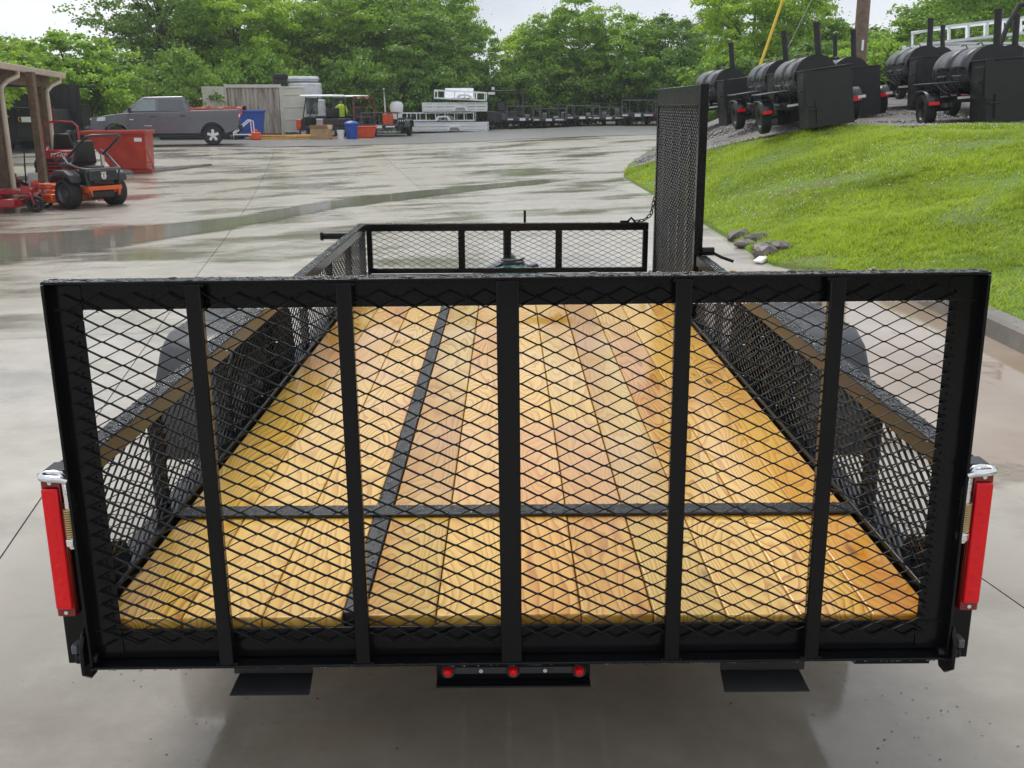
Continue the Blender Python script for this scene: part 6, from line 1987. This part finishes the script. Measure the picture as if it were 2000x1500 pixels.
an = g.uniform(0, 2*np.pi, n); wd = g.uniform(.004, .008, n)*(1+.04*(y-6))
lean = g.uniform(.4, 1.9, n)
dx, dy = np.cos(an), np.sin(an)
b0 = np.stack([x-dy*wd, y+dx*wd, z-.01], 1); b1 = np.stack([x+dy*wd, y-dx*wd, z-.01], 1)
tp2 = np.stack([x+dx*hgt*lean, y+dy*hgt*lean, z+hgt], 1)
V = np.stack([b0, b1, tp2], 1).reshape(-1, 3)
gr = npmesh('grass', V, np.arange(n*3).reshape(-1, 3), M['grass'])
stuff(gr, 'short bright green grass on the bank'); gr['category'] = 'grass'
# clover heads
x, y = bank_pts(5200, 6.5, 21)
cl = np.sin(x*1.3+y*.7)+np.sin(x*.5-y*1.1)
kp = g.random(len(x)) < np.clip(.25+.45*cl, .03, 1)
x, y = x[kp], y[kp]
z = bank_z(x, y)+.045
n = len(x); r = g.uniform(.006, .012, n)
oc = np.array([(1, 0, 0), (-1, 0, 0), (0, 1, 0), (0, -1, 0), (0, 0, 1), (0, 0, -1)], float)
of = np.array([(0, 2, 4), (2, 1, 4), (1, 3, 4), (3, 0, 4), (2, 0, 5), (1, 2, 5), (3, 1, 5), (0, 3, 5)])
V = np.stack([x, y, z], 1)[:, None]+oc[None]*r[:, None, None]
co = npmesh('clover_flowers', V.reshape(-1, 3), (np.arange(n)[:, None, None]*6+of[None]).reshape(-1, 3), M['clover'])
stuff(co, 'tiny white clover flowers scattered in the grass'); co['category'] = 'flowers'
# loose gravel along the yard edge
nn_ = 9000
x = g.uniform(2.9, 12, nn_); y = gravel_y(x)+g.uniform(-.25, 1, nn_)**2*7
kp = x > xe(y)+.3
x, y = x[kp], y[kp]; nn_ = len(x)
z = hz(x, y)+.03
r = g.uniform(.012, .04, nn_)
V = np.stack([x, y, z], 1)[:, None]+oc[None]*r[:, None, None]*g.uniform(.6, 1.3, (nn_, 6, 1))
po = npmesh('gravel_stones', V.reshape(-1, 3), (np.arange(nn_)[:, None, None]*6+of[None]).reshape(-1, 3), M['pebble'])
stuff(po, 'loose grey gravel stones along the yard edge'); po['category'] = 'gravel'

def rock(loc, r, label, seed, group):
    rnd = random.Random(seed)
    bm = bmesh.new()
    bmesh.ops.create_icosphere(bm, subdivisions=2, radius=1)
    for v in bm.verts:
        k = 1+.22*math.sin(v.co.x*3+seed)+.18*math.sin(v.co.y*4+2*seed)+rnd.uniform(-.1, .1)
        v.co *= k
        v.co.x *= r*1.2; v.co.y *= r; v.co.z *= r*.6
    me = bpy.data.meshes.new('rock')
    bm.to_mesh(me); bm.free()
    o = link('rock', me, M['rock'])
    o.location = loc
    o.rotation_euler = (0, 0, rnd.uniform(0, 6))
    return tag(o, label, 'rock', group)
RK = [(2.72, 10.2, .13, 'topmost grey rock of the small heap at the grass edge'), (2.86, 9.75, .12, 'grey rock at the right of the heap beside the concrete edge'), (2.7, 9.6, .10, 'brownish rock in the middle of the heap at the grass edge'), (2.80, 9.2, .12, 'flat brown rock low in the heap beside the drive'), (2.74, 8.85, .15, 'largest brown rock at the lower end of the heap'), (2.95, 8.95, .12, 'rock half sunk in the grass beside the largest one'), (3.62, 6.6, .09, 'small grey stone in the grass just behind the kerb'), (3.68, 6.2, .11, 'rounded grey stone behind the kerb near the right edge')]
for i, (x, y, r, lab) in enumerate(RK):
    rock((x, y, float(bank_z(np.array(x), np.array(y)))+r*.02), r, lab, i+3, 'rocks by the drive')
bl = rock((2.55, 6.35, .03), .05, 'small square lump of rubble sitting in the puddle', 30, 'rocks by the drive')
wp = tag(MB().hexa([(-.12, -.05, 0), (.12, -.06, 0), (.1, .05, .02), (-.1, .06, .01), (-.11, -.04, .03), (.1, -.05, .05), (.09, .04, .05), (-.09, .05, .03)]).build('paper_scrap', M['white'], bevel=.01), 'crumpled white scrap beside the concrete edge below the rocks', 'scrap')
wp.location = (2.62, 8.55, H(2.62, 8.55)+.01); wp.rotation_euler = (0, 0, 1.1)
# leaf litter and grit washed onto the concrete behind the trailer
nn_ = 620
cx = np.where(g.random(nn_) < .5, -.82, .95)
x = cx+g.normal(0, .28, nn_); y = .35+g.normal(0, .45, nn_)
k = g.random(nn_) < .2
x[k] = g.uniform(-2, 2, k.sum()); y[k] = g.uniform(-.2, 2, k.sum())
an = g.uniform(0, 6.28, nn_); l_ = .0008+.005*g.random(nn_)**3; w2 = l_*g.uniform(.3, .6, nn_)
c_, s_ = np.cos(an), np.sin(an)
def lp(a, b, zz):
    return np.stack([x+c_*a*l_-s_*b*w2, y+s_*a*l_+c_*b*w2, np.full(nn_, zz)+l_*.15*(a+1)], 1)
V = np.stack([lp(-1, 0, .002), lp(0, 1, .002), lp(1, 0, .003), lp(0, -1, .002)], 1)
lt = npmesh('leaf_litter', V.reshape(-1, 3), np.arange(nn_*4).reshape(-1, 4), M['debris'])
stuff(lt, 'small brown bits of leaf litter on the wet concrete'); lt['category'] = 'litter'

# ------------------------------------------------------------------ damp air
hzm = bpy.data.materials.new('damp_air')
hzm.use_nodes = True
ht = hzm.node_tree
ht.nodes.clear()
ho = ht.nodes.new('ShaderNodeOutputMaterial')
pv_ = ht.nodes.new('ShaderNodeVolumePrincipled')
pv_.inputs['Color'].default_value = (.9, .93, .96, 1)
pv_.inputs['Density'].default_value = .0007
pv_.inputs['Anisotropy'].default_value = .2
ht.links.new(pv_.outputs[0], ho.inputs['Volume'])
hb = MB().b2(-430, 430, -70, 810, -3, 24).build('haze', hzm, smooth=False)
stuff(hb, 'thin damp haze over the whole lot')
